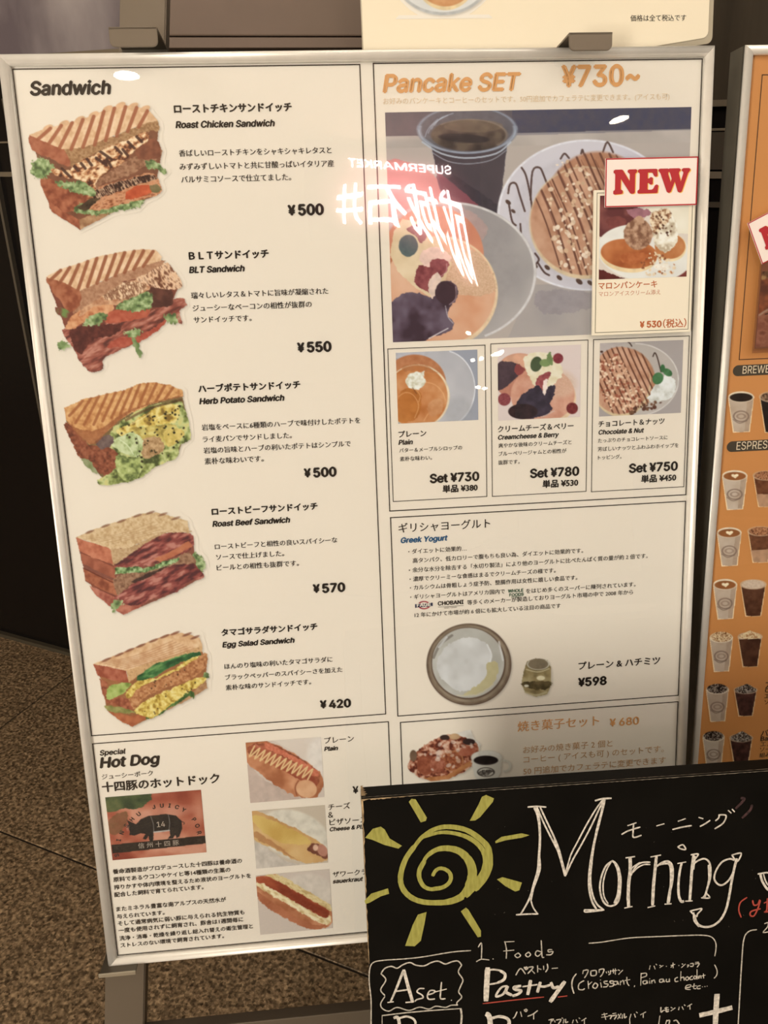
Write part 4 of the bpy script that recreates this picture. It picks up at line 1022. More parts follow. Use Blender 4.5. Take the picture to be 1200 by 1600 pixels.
poly_clip(p, lambda: (p.ell(915, 346, 86, 84, (0, 0, 0), soft=.03), p.ell(935, 325, 84, 88, (0, 0, 0), soft=.03)))
for k in range(15):
    x = 806 + k * 13 + (k % 3) * 1.5
    p.line([(x, 240), (x + 22, 290), (x + 48, 350), (x + 76, 440)], 3.4 if k % 3 else 2.4, (96, 58, 46), .88)
for k in range(8):
    x = 820 + k * 22; p.line([(x, 250), (x + 34, 320), (x + 68, 420)], 1.4, (128, 80, 62), .7)
p.clip = None
nut = [(228, 206, 180), (214, 186, 156), (198, 164, 130)]
p.dots([(855, 300), (900, 255), (935, 270), (930, 420), (880, 420), (860, 380)], 150, 3.0, nut, 8, asp=1.3)
p.dots([(840, 300), (880, 240), (935, 245), (930, 440), (870, 420)], 50, 2.4, nut, 9)
# left plate
p.ell(700, 426, 138, 111, [(176, 166, 158), (158, 150, 144), (148, 140, 136)], f=.012, soft=.012, ang=90)
p.ell(700, 426, 138, 111, (206, 198, 190), ring=.03, soft=.012, arc=(250, 60)); p.ell(706, 420, 112, 92, (140, 132, 128), op=.35, soft=.3)
p.fill([(600, 330), (700, 318), (755, 345), (745, 380), (600, 420)], (206, 150, 134), wob=2, op=.35)
p.ell(677, 400, 79, 78, [(190, 120, 90), (208, 142, 110)], f=.03, soft=.03)
p.fill([(604, 400), (640, 440), (630, 475), (604, 475)], [(166, 96, 62), (186, 120, 86)], wob=1)
p.ell(688, 457, 90, 88, (222, 192, 154), soft=.02); p.ell(686, 455, 88, 84, [(204, 146, 110), (216, 172, 140)], f=.03, soft=.03)
p.fill([(690, 398), (740, 392), (766, 420), (774, 455), (740, 462), (700, 450)], [(186, 150, 116), (214, 180, 148)], f=.7, wob=2, op=.8)
p.fill([(615, 362), (629, 342), (660, 349), (673, 366), (700, 396), (706, 412), (696, 435), (683, 470), (674, 466), (650, 450), (622, 425), (610, 398)], [(206, 178, 138), (222, 198, 162)], f=.04, wob=.6)
p.fill([(655, 398), (680, 385), (705, 402), (690, 420), (665, 418)], (228, 190, 176), wob=1, op=.8)
p.ell(638, 384, 15, 17, [(76, 88, 88), (90, 100, 96)], f=.2, wob=.1); p.fill([(635, 358), (655, 350), (667, 362), (660, 380), (648, 368)], [(126, 72, 72), (146, 92, 88)])
p.fill([(647, 440), (655, 414), (670, 418), (676, 405), (701, 409), (696, 428), (683, 440), (677, 458), (660, 452)], [(112, 50, 54), (146, 78, 76)], f=.15)
p.fill([(670, 440), (683, 426), (690, 440), (680, 470), (671, 460)], (216, 188, 168))
p.fill([(610, 475), (645, 456), (676, 466), (684, 448), (694, 438), (712, 444), (715, 466), (703, 478), (701, 494), (709, 505), (703, 518), (670, 529), (650, 540), (608, 540)], [(60, 42, 50), (86, 68, 78), (104, 88, 98)], f=.04, con=2.4)
p.ell(697, 457, 17, 18, (62, 42, 48), wob=.1)
p.line([(670, 529), (700, 513)], 1.6, (216, 206, 200), .9); p.line([(696, 478), (700, 495), (708, 505)], 1.4, (200, 190, 186), .7); p.line([(712, 448), (712, 466), (702, 476)], 1.3, (190, 160, 156), .7); p.line([(674, 452), (676, 440), (696, 426), (698, 412)], 1, (220, 190, 180), .6)
p.build('pancake_photograph', sheet)

# ---------------------------------------------------------------- three small pancake pictures
p = Pic(MP, ZP, corners=[(618.5, 552), (746, 545.5), (747, 656), (622, 662)], bg=(150, 150, 156), frame=(600, 530, 4.8))
p.fill([(80, 70), (400, 70), (400, 140), (80, 140)], (186, 180, 178), wob=1, op=.7)
p.ell(440, 370, 245, 290, [(168, 164, 164), (192, 186, 182)], f=.02, soft=.02); p.ell(440, 370, 245, 290, (216, 212, 208), ring=.03, soft=.01, arc=(280, 80))
p.ell(560, 560, 120, 120, (150, 148, 148), op=.4, soft=.5)
p.ell(230, 330, 235, 215, [(164, 100, 62), (186, 126, 86)], f=.1, soft=.03)
p.ell(250, 428, 243, 240, (222, 200, 166), soft=.02); p.ell(245, 430, 232, 232, [(170, 100, 50), (190, 124, 74), (204, 146, 98)], f=.05, soft=.02)
p.fill([(110, 420), (180, 370), (270, 400), (280, 500), (240, 600), (110, 620)], [(156, 88, 34), (182, 112, 50)], f=.06, op=.8); p.fill([(330, 480), (430, 450), (440, 540), (350, 580)], [(184, 128, 84), (204, 154, 112)], op=.6)
p.fill([(140, 195), (300, 190), (400, 250), (300, 240), (160, 240)], (166, 104, 62), op=.6)
for q in ([(300, 320), (380, 340), (440, 400), (460, 460)], [(110, 430), (160, 400), (220, 420), (260, 500), (230, 590)], [(230, 370), (270, 420), (260, 470)], [(330, 560), (300, 610)]): p.line(q, 6, (226, 178, 128), .55)
p.ell(235, 312, 72, 66, [(196, 188, 160), (222, 216, 196), (232, 228, 212)], f=.2, wob=.3, con=2.2); p.fill([(270, 250), (300, 235), (300, 280)], (214, 206, 186)); p.line([(215, 365), (245, 410)], 6, (100, 56, 30), .7)
p.build('pancake_picture', sheet, label='printed plain pancake picture')
p = Pic(MP, ZP, corners=[(777.5, 544), (908.3, 538), (906, 651.5), (778.5, 657)], bg=(214, 194, 182))
p.ell(812, 578, 34, 26, [(188, 122, 94), (206, 150, 122)], f=.1); p.ell(812, 565, 26, 12, (206, 154, 124)); p.ell(798, 600, 22, 20, [(172, 110, 88), (188, 130, 106)])
p.fill([(776, 570), (790, 564), (806, 568), (820, 578), (806, 590), (792, 604), (776, 608)], [(58, 44, 50), (78, 60, 64)])
p.fill([(806, 568), (820, 576), (812, 586), (804, 582)], (136, 66, 62))
p.ell(850, 622, 50, 44, (216, 186, 150), soft=.03); p.ell(848, 617, 50, 43, [(190, 130, 104), (208, 158, 132)], f=.08, soft=.03); p.ell(870, 600, 30, 22, [(196, 160, 132), (216, 186, 160)], f=.6, op=.6, soft=.4)
p.fill([(820, 556), (850, 551), (868, 560), (880, 580), (862, 605), (845, 608), (832, 598), (822, 578)], [(216, 200, 162), (228, 216, 188)])
p.ell(838, 569, 9, 12, (66, 78, 52), rot=15); p.ell(852, 567, 9, 6, (116, 134, 82)); p.fill([(858, 550), (864, 560), (862, 572), (855, 562)], (112, 130, 80))
p.ell(872, 560, 8, 8, [(106, 34, 44), (140, 64, 66)], f=.5)
p.fill([(838, 592), (850, 584), (860, 582), (858, 592), (850, 604), (846, 612), (838, 604)], [(120, 48, 54), (168, 92, 86)]); p.fill([(848, 598), (856, 592), (854, 610), (850, 622)], (228, 206, 190))
p.fill([(808, 628), (822, 612), (842, 602), (850, 618), (858, 604), (868, 602), (866, 618), (860, 630), (862, 640), (850, 650), (820, 655), (806, 645)], [(44, 36, 46), (66, 54, 66)], f=.1)
p.ell(817, 643, 23, 12, [(34, 22, 26), (56, 36, 38)]); p.line([(846, 652), (866, 642)], 1.4, (196, 180, 170), .7)
p.ell(788, 624, 10, 10, [(112, 44, 52), (150, 84, 80)], f=.5); p.ell(894, 638, 9, 9, [(92, 30, 34), (132, 58, 56)], f=.5)
p.build('pancake_picture', sheet, label='printed cream cheese and berry pancake picture')
p = Pic(MP, ZP, corners=[(938, 536.3), (1067.5, 531), (1064, 645.5), (935.5, 650.3)], bg=(164, 152, 144), frame=(840, 510, 4.8))
p.fill([(460, 100), (700, 100), (600, 180), (460, 200)], (186, 172, 162), wob=1, op=.6)
p.ell(730, 400, 330, 275, [(176, 164, 152), (186, 174, 162)], f=.02, soft=.02); p.ell(730, 400, 330, 275, (206, 196, 184), ring=.025, soft=.01, arc=(270, 90))
p.ell(700, 390, 180, 230, [(160, 110, 78), (186, 134, 100)], rot=-20, f=.1)
p.ell(625, 420, 225, 260, (204, 180, 140), soft=.02); p.ell(620, 405, 222, 252, [(168, 118, 88), (190, 142, 112), (202, 158, 128)], f=.08, soft=.02)
poly_clip(p, lambda: (p.ell(620, 405, 222, 252, (0, 0, 0)), p.ell(700, 390, 180, 230, (0, 0, 0), rot=-20)))
for k in range(12): x = 330 + k * 42; p.line([(x, 130), (x + 70, 290), (x + 150, 460), (x + 250, 680)], 11, (88, 48, 34), .9)
p.clip = None
p.dots([(470, 260), (600, 200), (700, 380), (800, 480), (740, 640), (560, 640), (470, 500)], 330, 10, [(226, 196, 164), (208, 164, 130), (150, 84, 62)], 4, asp=1.2)
p.line([(865, 225), (880, 198), (900, 240), (925, 340)], 9, (62, 44, 36)); p.line([(660, 105), (690, 125), (706, 148)], 8, (50, 34, 30)); p.ell(480, 190, 12, 8, (70, 44, 36))
p.fill([(835, 520), (880, 450), (960, 365), (1010, 380), (1042, 440), (1030, 500), (960, 552), (870, 565), (830, 550)], [(186, 182, 168), (216, 212, 200), (226, 222, 212)], f=.12)
p.ell(902, 390, 40, 46, [(50, 92, 52), (76, 120, 74)], rot=30); p.ell(975, 345, 38, 26, [(48, 88, 50), (84, 128, 80)], rot=35); p.ell(938, 315, 18, 30, (56, 100, 58))
p.dots([(660, 640), (860, 560), (930, 570), (860, 640), (680, 664)], 50, 13, [(84, 50, 36), (110, 76, 54)], 3)
p.build('pancake_picture', sheet, label='printed chocolate and nut pancake picture')

# ---------------------------------------------------------------- pork emblem
q = [(164.5, 1247), (314.3, 1233), (322, 1330), (176, 1346)]
p = Pic(MP, ZP, corners=q, bg=(132, 66, 48), frame=(120, 1120, 4), res=.7)
p.fill([(100, 400), (900, 400), (900, 950), (100, 950)], [(128, 54, 38), (154, 78, 56), (176, 106, 80), (196, 136, 108)], f=.022, con=2.6, wob=0)
p.fill([(170, 490), (420, 460), (470, 510), (380, 580), (300, 570), (210, 600), (180, 560)], [(44, 58, 36), (74, 84, 50), (102, 100, 60)], f=.05)
p.fill([(200, 640), (300, 590), (320, 650), (250, 740), (200, 720)], [(90, 70, 40), (112, 76, 50)], op=.7)
p.ell(560, 600, 170, 34, (196, 140, 116), op=.45, soft=.8, rot=-8)
p.fill([(215, 800), (805, 742), (815, 790), (222, 855)], [(34, 26, 22), (42, 34, 28)], smooth=False, wob=0)
p.fill([(318, 690), (325, 672), (312, 645), (345, 660), (370, 672), (400, 640), (450, 618), (560, 608), (620, 618), (655, 650), (658, 700), (640, 750), (622, 758), (618, 735), (600, 760), (568, 764), (585, 740), (578, 705), (545, 718), (480, 722), (478, 775), (455, 778), (448, 745), (430, 768), (412, 762), (430, 732), (400, 728), (360, 742), (328, 738), (332, 715)], [(30, 26, 24), (40, 34, 30)], wob=0)
p.line([(462, 622), (478, 670), (482, 720)], 3, (150, 140, 130)); p.line([(572, 612), (580, 660), (576, 708)], 3, (150, 140, 130)); p.line([(482, 721), (578, 710)], 8, (176, 168, 156)); p.line([(655, 655), (672, 662), (668, 672)], 4, (40, 30, 26))
p.ell(318, 692, 10, 22, (190, 130, 110), op=.5)
p.build('emblem_picture', sheet)
L = Letters(MP, ZT)
L.line('14', 120 + 502 / 4, 1120 + 690 / 4, 120 + 552 / 4, hf=1.15, off=.01); L.line('信 州 十 四 豚', 120 + 385 / 4, 1120 + 824 / 4, 120 + 640 / 4, off=.0)
L.build('emblem_lettering', mat('grey_print', (.42, .38, .34), .6), sheet)
L = Letters(MP, ZT)
cx, cy, rx, ry = 508, 790, 246, 232
arcs = 'SHINSHU JUICY PORK'
for i, ch in enumerate(arcs):
    if ch == ' ': continue
    a = math.radians(184 - i * 188 / 17); x = 120 + (cx + rx * math.cos(a)) / 4; y = 1120 + (cy - ry * math.sin(a) - 45 * math.cos(a)) / 4
    rot = a - math.pi / 2 + .09
    L.line(ch, x, y + 3, x + 1, rot=rot, off=.03, em=13.0)
L.build('emblem_lettering', mat('dark_print', (.02, .012, .01), .6), sheet)

# ---------------------------------------------------------------- hot dogs
BUN = [(156, 92, 58), (184, 120, 82), (204, 146, 106)]
p = Pic(MP, ZP, corners=[(383, 1161), (502, 1151), (506, 1243), (392, 1257)], bg=(200, 182, 164), frame=(340, 1120, 4))
p.fill([(300, 120), (700, 100), (700, 420), (620, 330), (480, 220)], [(206, 188, 168), (214, 200, 182)], wob=0, op=.8, f=.03); p.ell(650, 240, 90, 110, (220, 208, 192), op=.6, soft=.3)
p.fill([(180, 300), (300, 400), (520, 510), (200, 560)], (184, 158, 140), op=.7, wob=1)
p.fill([(165, 150), (300, 150), (420, 200), (540, 270), (640, 350), (662, 430), (620, 500), (560, 512), (500, 500), (380, 440), (260, 350), (170, 270)], BUN, f=.05)
p.fill([(190, 190), (300, 160), (430, 215), (560, 290), (640, 370), (600, 450), (540, 400), (400, 330), (250, 250), (200, 230)], [(120, 60, 40), (156, 84, 56)], f=.1)
p.fill([(210, 190), (270, 180), (420, 260), (560, 335), (618, 400), (600, 440), (540, 410), (400, 330), (260, 250)], [(126, 52, 34), (160, 84, 58), (190, 116, 90)], f=.06, ang=30, st=2)
p.fill([(300, 160), (400, 205), (520, 270), (635, 350), (600, 370), (520, 310), (400, 240), (310, 200)], [(178, 92, 66), (206, 124, 92)], f=.4)
z = []
for k in range(24):
    t = k / 23; z.append((205 + t * 380 + (-22 if k % 2 else 26), 205 + t * 150 + (38 if k % 2 else -22)))
p.line(z, 9, (222, 188, 134)); p.line([(x + 3, y + 4) for x, y in z], 3, (180, 130, 80), .5)
p.ell(555, 450, 66, 55, [(190, 132, 92), (214, 166, 124)], rot=15, f=.05); p.line([(505, 400), (485, 440), (495, 490)], 8, (140, 78, 50))
p.build('hot_dog_picture', sheet, label='printed plain hot dog picture')
p = Pic(MP, ZP, corners=[(392, 1268.5), (508, 1257), (512, 1347), (402, 1358)], bg=(190, 172, 148), frame=(340, 1120, 4))
p.ell(480, 740, 230, 150, (206, 194, 172), rot=20, soft=.1); p.fill([(240, 780), (420, 900), (560, 925), (250, 960)], (194, 180, 162), wob=1)
p.fill([(195, 590), (300, 610), (430, 670), (570, 740), (660, 800), (688, 860), (680, 895), (610, 912), (560, 918), (470, 890), (340, 820), (220, 760)], [(172, 124, 72), (196, 152, 96), (206, 168, 112)], f=.03)
p.fill([(215, 620), (330, 640), (500, 720), (590, 780), (520, 800), (380, 780), (260, 700)], [(186, 148, 72), (208, 176, 100)], f=.03, op=.9)
p.fill([(225, 755), (340, 810), (470, 880), (560, 912), (480, 880), (360, 790), (240, 720)], (156, 100, 60), op=.6)
p.fill([(560, 830), (590, 795), (650, 800), (688, 860), (675, 892), (610, 860)], [(92, 46, 32), (132, 78, 60)]); p.ell(655, 835, 30, 40, [(166, 110, 88), (184, 130, 108)], rot=-30); p.ell(612, 818, 16, 20, (214, 172, 142))
p.build('hot_dog_picture', sheet, label='printed cheese hot dog picture')
p = Pic(MP, ZP, corners=[(400.5, 1369), (516, 1357), (518.5, 1448), (406, 1463)], bg=(196, 178, 160), frame=(340, 1120, 4))
p.ell(560, 1100, 160, 120, (206, 192, 172), soft=.2, op=.7)
p.fill([(235, 1010), (330, 985), (380, 990), (520, 1070), (640, 1140), (712, 1200), (715, 1290), (660, 1325), (590, 1330), (440, 1265), (300, 1180), (245, 1110)], BUN, f=.05)
p.fill([(240, 1090), (300, 1130), (440, 1220), (600, 1300), (690, 1300), (600, 1330), (440, 1268), (300, 1185), (245, 1120)], [(150, 84, 54), (172, 104, 70)], f=.05, op=.9)
p.fill([(300, 990), (385, 990), (520, 1065), (700, 1175), (712, 1210), (640, 1180), (500, 1100), (380, 1040)], [(196, 168, 110), (218, 196, 144), (180, 150, 96)], f=.3, ang=30, st=2)
p.fill([(248, 1040), (290, 1030), (440, 1120), (560, 1200), (640, 1245), (705, 1240), (700, 1290), (640, 1290), (520, 1220), (380, 1140), (260, 1070)], [(190, 158, 104), (222, 202, 156), (232, 216, 176)], f=.3, ang=30, st=2)
p.fill([(245, 1005), (310, 998), (400, 1040), (520, 1110), (650, 1180), (695, 1210), (690, 1245), (650, 1252), (560, 1200), (420, 1120), (300, 1050), (250, 1040)], [(122, 46, 26), (152, 70, 42), (176, 94, 62)], f=.06, ang=30, st=2)
p.build('hot_dog_picture', sheet, label='printed sauerkraut hot dog picture')

# ---------------------------------------------------------------- yogurt bowl and honey glass
p = Pic(MP, ZP, bbox=(658, 968, 806, 1106), frame=(600, 950, 2.449))
p.ell(325, 216, 163, 157, [(104, 84, 66), (134, 114, 92)], f=.1, soft=.02)
p.ell(325, 214, 152, 147, [(150, 132, 108), (120, 102, 82)], f=.05, soft=.02); p.ell(323, 212, 143, 138, (94, 74, 58), soft=.02); p.ell(322, 210, 138, 134, [(166, 158, 144), (192, 186, 172)], f=.03, soft=.02)
p.fill([(215, 175), (260, 130), (330, 112), (395, 140), (410, 220), (370, 290), (290, 320), (230, 280), (200, 225)], [(172, 166, 156), (194, 188, 178), (208, 202, 192)], f=.03)
p.fill([(395, 210), (435, 210), (430, 270), (380, 320), (300, 335), (350, 300), (390, 260)], [(176, 160, 112), (196, 182, 136)], f=.04, op=.9)
p.line([(190, 190), (215, 140), (260, 105)], 10, (110, 100, 88), .7); p.line([(210, 150), (240, 112)], 8, (206, 202, 194), .7); p.line([(440, 130), (455, 200)], 7, (216, 210, 200), .7); p.line([(280, 335), (360, 330), (420, 290)], 4, (206, 190, 150), .6); p.line([(395, 140), (412, 180), (405, 205)], 6, (224, 218, 208), .7)
p.ell(325, 216, 163, 157, (84, 64, 50), ring=.03, soft=.01, op=.7)
p.build('bowl_picture', sheet)
p = Pic(MP, ZP, bbox=(806, 1020, 870, 1096), frame=(600, 950, 2.449))
p.fill([(546, 205), (580, 192), (625, 200), (638, 225), (640, 290), (625, 330), (580, 340), (540, 325), (526, 290), (535, 240)], [(112, 96, 62), (148, 128, 86), (168, 150, 108)], f=.08, wob=.3)
p.ell(590, 215, 43, 22, (124, 108, 84)); p.ell(590, 215, 43, 22, (206, 196, 172), ring=.1, arc=(330, 200)); p.fill([(532, 285), (636, 280), (632, 305), (600, 312), (540, 305)], [(66, 54, 30), (106, 88, 56)]); p.line([(545, 235), (590, 245), (632, 232)], 4, (206, 190, 150), .8)
p.ell(600, 268, 16, 9, (224, 208, 168)); p.ell(545, 298, 9, 5, (226, 214, 186)); p.line([(540, 322), (580, 334), (622, 322)], 7, (184, 168, 128), .8); p.line([(640, 240), (641, 290)], 3, (190, 176, 146), .7)
p.build('glass_picture', sheet)
# baked sweets in a wooden tray, and a coffee cup
p = Pic(MP, ZP, bbox=(628, 1132, 806, 1232), frame=(600, 950, 2.449))
p.fill([(270, 480), (330, 465), (345, 500), (370, 520), (360, 560), (330, 590), (290, 540)], [(206, 196, 180), (224, 214, 198)], wob=.4, op=.9)
p.fill([(90, 600), (130, 545), (200, 500), (250, 482), (290, 490), (345, 510), (362, 545), (330, 610), (250, 650), (160, 655), (110, 630)], [(88, 40, 28), (140, 74, 50), (180, 120, 92), (206, 164, 136)], f=.2, con=2.6)
p.ell(262, 585, 43, 40, [(116, 56, 34), (162, 96, 62)], f=.4, con=2.4); p.ell(262, 585, 43, 40, (186, 130, 86), ring=.12, op=.6); p.ell(160, 600, 34, 40, [(120, 58, 38), (160, 92, 64)], f=.2); p.ell(205, 600, 30, 30, [(130, 66, 44), (176, 110, 84)], f=.3); p.ell(318, 548, 34, 18, [(150, 78, 54), (176, 110, 84)], rot=-15)
p.ell(232, 495, 18, 10, (58, 40, 34)); p.ell(270, 492, 20, 12, (186, 150, 110)); p.ell(325, 512, 24, 12, (52, 36, 32)); p.ell(112, 565, 14, 22, (110, 84, 64)); p.dots([(120, 560), (240, 500), (340, 520), (320, 600), (180, 640)], 50, 9, [(216, 186, 160), (226, 206, 186)], 8, op=.6)
p.fill([(150, 650), (240, 640), (330, 585), (336, 600), (250, 655), (180, 664)], [(156, 96, 54), (186, 124, 78)], wob=.3)
p.fill([(334, 575), (345, 640), (360, 660), (430, 660), (446, 630), (452, 575)], [(196, 184, 164), (214, 204, 186)], f=.03, wob=0, smooth=False)
p.ell(462, 604, 25, 24, (206, 196, 176), ring=.32, arc=(250, 110)); p.ell(393, 572, 60, 27, (216, 206, 188), soft=.04); p.ell(390, 583, 47, 18, [(26, 18, 16), (38, 28, 24)], soft=.05); p.ell(392, 572, 60, 27, (176, 164, 146), ring=.04, op=.6)
p.ell(390, 628, 34, 18, (60, 52, 46), ring=.14); p.fill([(362, 625), (385, 620), (420, 622), (412, 632), (385, 640), (366, 636)], [(60, 52, 46), (150, 140, 126)], f=.5)
p.build('sweets_picture', sheet)
# maker logos in the yogurt text
p = Pic(MP, ZP, bbox=(644, 934, 682, 958), frame=(0, 0, 1), res=.6)
p.ell(662.5, 945.5, 10, 6.6, (150, 40, 50), ring=.3); p.fill([(648.5, 944), (676, 942), (676, 947), (649, 949.5)], (40, 42, 62), smooth=False, wob=0)
p.build('logo_print', sheet, shadow=False)
L = Letters(MP, ZT); L.line('FAGE', 651.5, 948, 673, off=.03, hf=.8); L.build('logo_lettering', paper, sheet)
L = Letters(MP, ZT); L.line('CHOBANI', 684.5, 946, 724, off=.03); L.bar(MP.hit(684.5, 948.5, ZT), MP.hit(724, 946.3, ZT), .0003); L.line('GREEK YOGURT', 694, 951, 714, off=.0); L.build('logo_lettering', ink, sheet)
L = Letters(MP, ZT); L.line('WHOLE', 794, 926, 817.5, off=.03); L.line('FOODS', 796, 932, 818, off=.03, hf=.95); L.line('MARKET', 799, 934.5, 814, off=.0); L.ell = None; L.build('logo_lettering', mat('green_ink', (0.03, 0.10, 0.06), .6), sheet)

# ---------------------------------------------------------------- pancake plate at the foot of the cream sheet
p = Pic(UP, .0006, bbox=(612, -60, 770, 30), frame=(0, 0, 1))
p.ell(692, -38, 76, 62, (176, 170, 160), soft=.02); p.ell(692, -39, 72, 58, [(200, 192, 180), (214, 206, 192)], f=.03, soft=.02); p.ell(696, -46, 52, 62, (214, 186, 140), soft=.03); p.ell(696, -50, 52, 60, [(172, 112, 66), (198, 144, 96)], f=.06, soft=.03)
p.build('plate_picture', up_sheet)

# ---------------------------------------------------------------- chestnut pancake card and NEW sign on the cover
card = thing('price_card', 'cream chestnut pancake card under the red edged sign on the framed menu', 'card', MP)
ZC = .0064
a0, b0, a1, b1 = avg_rect(MP, [(930.5, 298), (1086, 292), (1080.5, 518), (924, 525)], ZC)
card_m = mat('card_paper', (0.80, 0.765, 0.66), .5, spec=.3)
cardsheet = box('card_sheet', a0, a1, b0, b1, ZC - .0036, ZC - .0002, card_m, card, .0003)
L = Letters(MP, ZC); i = .0026
L.rect(a0 + i, b0 + i, a1 - i, b1 - i, .0005); L.build('ruled_lines', mat('olive_ink', (.10, .10, .06), .6), cardsheet)
red_o = mat('orange_red_ink', (0.46, 0.13, 0.045), .6)
L = Letters(MP, ZC); L.line('マロンパンケーキ', 935, 452, 1026.5, off=.022); L.line('¥ 530', 1000, 512, 1033, off=.04); L.line('（税込）', 1036, 512.5, 1072, off=.02); L.build('item_name', red_o, cardsheet)
L = Letters(MP, ZC); L.line('マロンアイスクリーム添え', 935.5, 463.5, 1032, off=.006); L.build('item_text', mat('pale_red_ink', (0.52, 0.24, 0.15), .6), cardsheet)
p = Pic(MP, ZC, corners=[(938, 308), (1077, 300), (1073, 432), (935, 437)], bg=(206, 190, 172), frame=(840, 300, 4.615))
p.fill([(440, 0), (700, 0), (700, 240), (560, 260), (440, 320)], [(92, 46, 44), (130, 74, 66), (150, 96, 86)], f=.03, con=2.4); p.fill([(700, 0), (1100, 0), (1100, 300), (1000, 300), (800, 160)], [(214, 200, 172), (224, 212, 188)], f=.02, wob=0)
p.fill([(500, 200), (600, 170), (640, 240), (520, 260)], (116, 60, 54)); p.fill([(640, 130), (760, 120), (820, 160), (700, 190)], (150, 100, 104))
p.fill([(430, 560), (560, 600), (640, 640), (430, 640)], (84, 34, 30), wob=1); p.fill([(980, 610), (1080, 570), (1080, 640), (980, 630)], (110, 50, 44), wob=1)
p.ell(770, 440, 345, 205, [(206, 198, 184), (222, 214, 198)], f=.03, rot=8, soft=.02)
p.ell(960, 400, 112, 100, (222, 196, 150)); p.ell(955, 392, 110, 90, [(166, 100, 56), (190, 128, 80)], f=.06)
p.ell(655, 462, 205, 118, (218, 190, 144), rot=6, soft=.03); p.ell(660, 445, 205, 106, [(142, 72, 36), (172, 100, 56), (190, 122, 76)], rot=6, soft=.02, f=.04)
p.fill([(590, 460), (700, 440), (800, 450), (760, 500), (640, 520)], [(150, 76, 38), (186, 110, 66)], f=.1, op=.8)
p.fill([(810, 180), (850, 135), (940, 118), (975, 170), (1005, 220), (1010, 350), (940, 432), (870, 410), (825, 320)], [(176, 156, 128), (216, 202, 176), (230, 220, 200)], f=.12, con=2.4)
p.fill([(810, 180), (850, 140), (940, 120), (960, 180), (900, 260), (840, 300)], [(130, 86, 58), (206, 176, 140), (222, 200, 168)], f=.25, con=2.6)
p.dots([(830, 150), (960, 130), (1000, 260), (920, 350), (820, 300)], 40, 8, [(74, 46, 34), (100, 66, 46)], 5)
p.ell(725, 305, 104, 112, [(120, 82, 60), (160, 120, 92), (184, 146, 116)], f=.16, con=2.6, wob=.12); p.fill([(700, 200), (730, 170), (770, 190), (760, 230)], [(170, 130, 100), (190, 152, 122)])
p.dots([(740, 460), (860, 430), (1000, 500), (980, 590), (760, 600)], 80, 10, [(166, 104, 62), (214, 190, 156), (130, 76, 46)], 5); p.ell(900, 540, 60, 26, (222, 210, 190), op=.9)
p.build('pancake_picture', cardsheet)
sign = thing('new_sign', 'white card with red edge reading NEW, overlapping the right frame rail of the large menu', 'sign', MP)
ZN = .0086
q = avg_rect(MP, [(946.5, 249), (1092.5, 242.5), (1087.5, 320), (944.5, 325)], ZN)
red = mat('red_ink', (0.42, 0.010, 0.020), .5); white = mat('sign_white', (0.86, 0.78, 0.76), .45, spec=.4)
bd = box('card_sheet', q[0], q[2], q[1], q[3], ZN - .0010, ZN, white, sign, .0002)
L = Letters(MP, ZN + .0002); L.rect(q[0] + .0007, q[1] + .0007, q[2] - .0007, q[3] - .0007, .0011); L.build('red_border', red, bd)
# heavy soft serif letters, drawn in a 0..100 high box; the yellow print peeks out behind
def glyph_polys():
    N = [(0, 0), (0, 12), (6, 15), (8, 20), (8, 80), (6, 85), (0, 88), (0, 96), (3, 100), (36, 100), (76, 42), (76, 82), (70, 87), (66, 90), (66, 98), (70, 100), (102, 100), (104, 96), (102, 88), (96, 84), (95, 78), (95, 4), (92, 0), (80, 0), (28, 72), (28, 18), (36, 14), (38, 10), (38, 2), (35, 0), (3, -2)]
    E = [(0, 0), (0, 11), (7, 15), (9, 20), (9, 80), (7, 86), (0, 89), (0, 98), (3, 100), (84, 100), (86, 72), (82, 69), (77, 71), (70, 83), (62, 88), (42, 88), (40, 84), (40, 60), (52, 60), (58, 66), (64, 64), (64, 38), (58, 36), (52, 43), (40, 44), (40, 17), (44, 12), (64, 12), (74, 18), (82, 32), (88, 34), (91, 30), (88, 0), (4, 0)]
    Wg = [(0, 100), (-2, 92), (4, 87), (9, 80), (40, 4), (44, 0), (50, 0), (54, 4), (74, 54), (92, 4), (96, 0), (102, 0), (106, 4), (132, 80), (138, 87), (142, 92), (141, 99), (138, 100), (112, 100), (108, 97), (109, 90), (115, 86), (116, 80), (102, 34), (88, 80), (90, 87), (96, 92), (95, 99), (91, 100), (46, 100), (43, 96), (44, 90), (51, 86), (54, 80), (62, 58), (54, 34), (38, 78), (38, 84), (43, 89), (42, 98), (38, 100)]
    return N, E, Wg
def draw_new(P, z, ox, oy, ang, h, m, parent, name, dx=0):
    from mathutils.geometry import tessellate_polygon
    k = h / 100; V = []; F = []; x = 0
    for g, adv in zip(glyph_polys(), (114, 98, 142)):
        pts = [Vector(((gx + x) * k * .92, gy * k, 0)) for gx, gy in g]
        base = len(V)
        for t in tessellate_polygon([pts]): F.append(tuple(base + i for i in t))
        c, s_ = math.cos(ang), math.sin(ang)
        for v in pts: V.append((ox + dx + v.x * c - v.y * s_, oy - dx * .5 + v.x * s_ + v.y * c, z))
        x += adv
    return mesh_obj(name, V, F, m, parent)
nb = MP.hit(959, 303, ZN); ne = MP.row_x(nb[1], 1076, ZN); hh = (ne - nb[0]) / 354 * 100 / .92
hh2 = MP.hit(959, 266, ZN)[1] - nb[1]
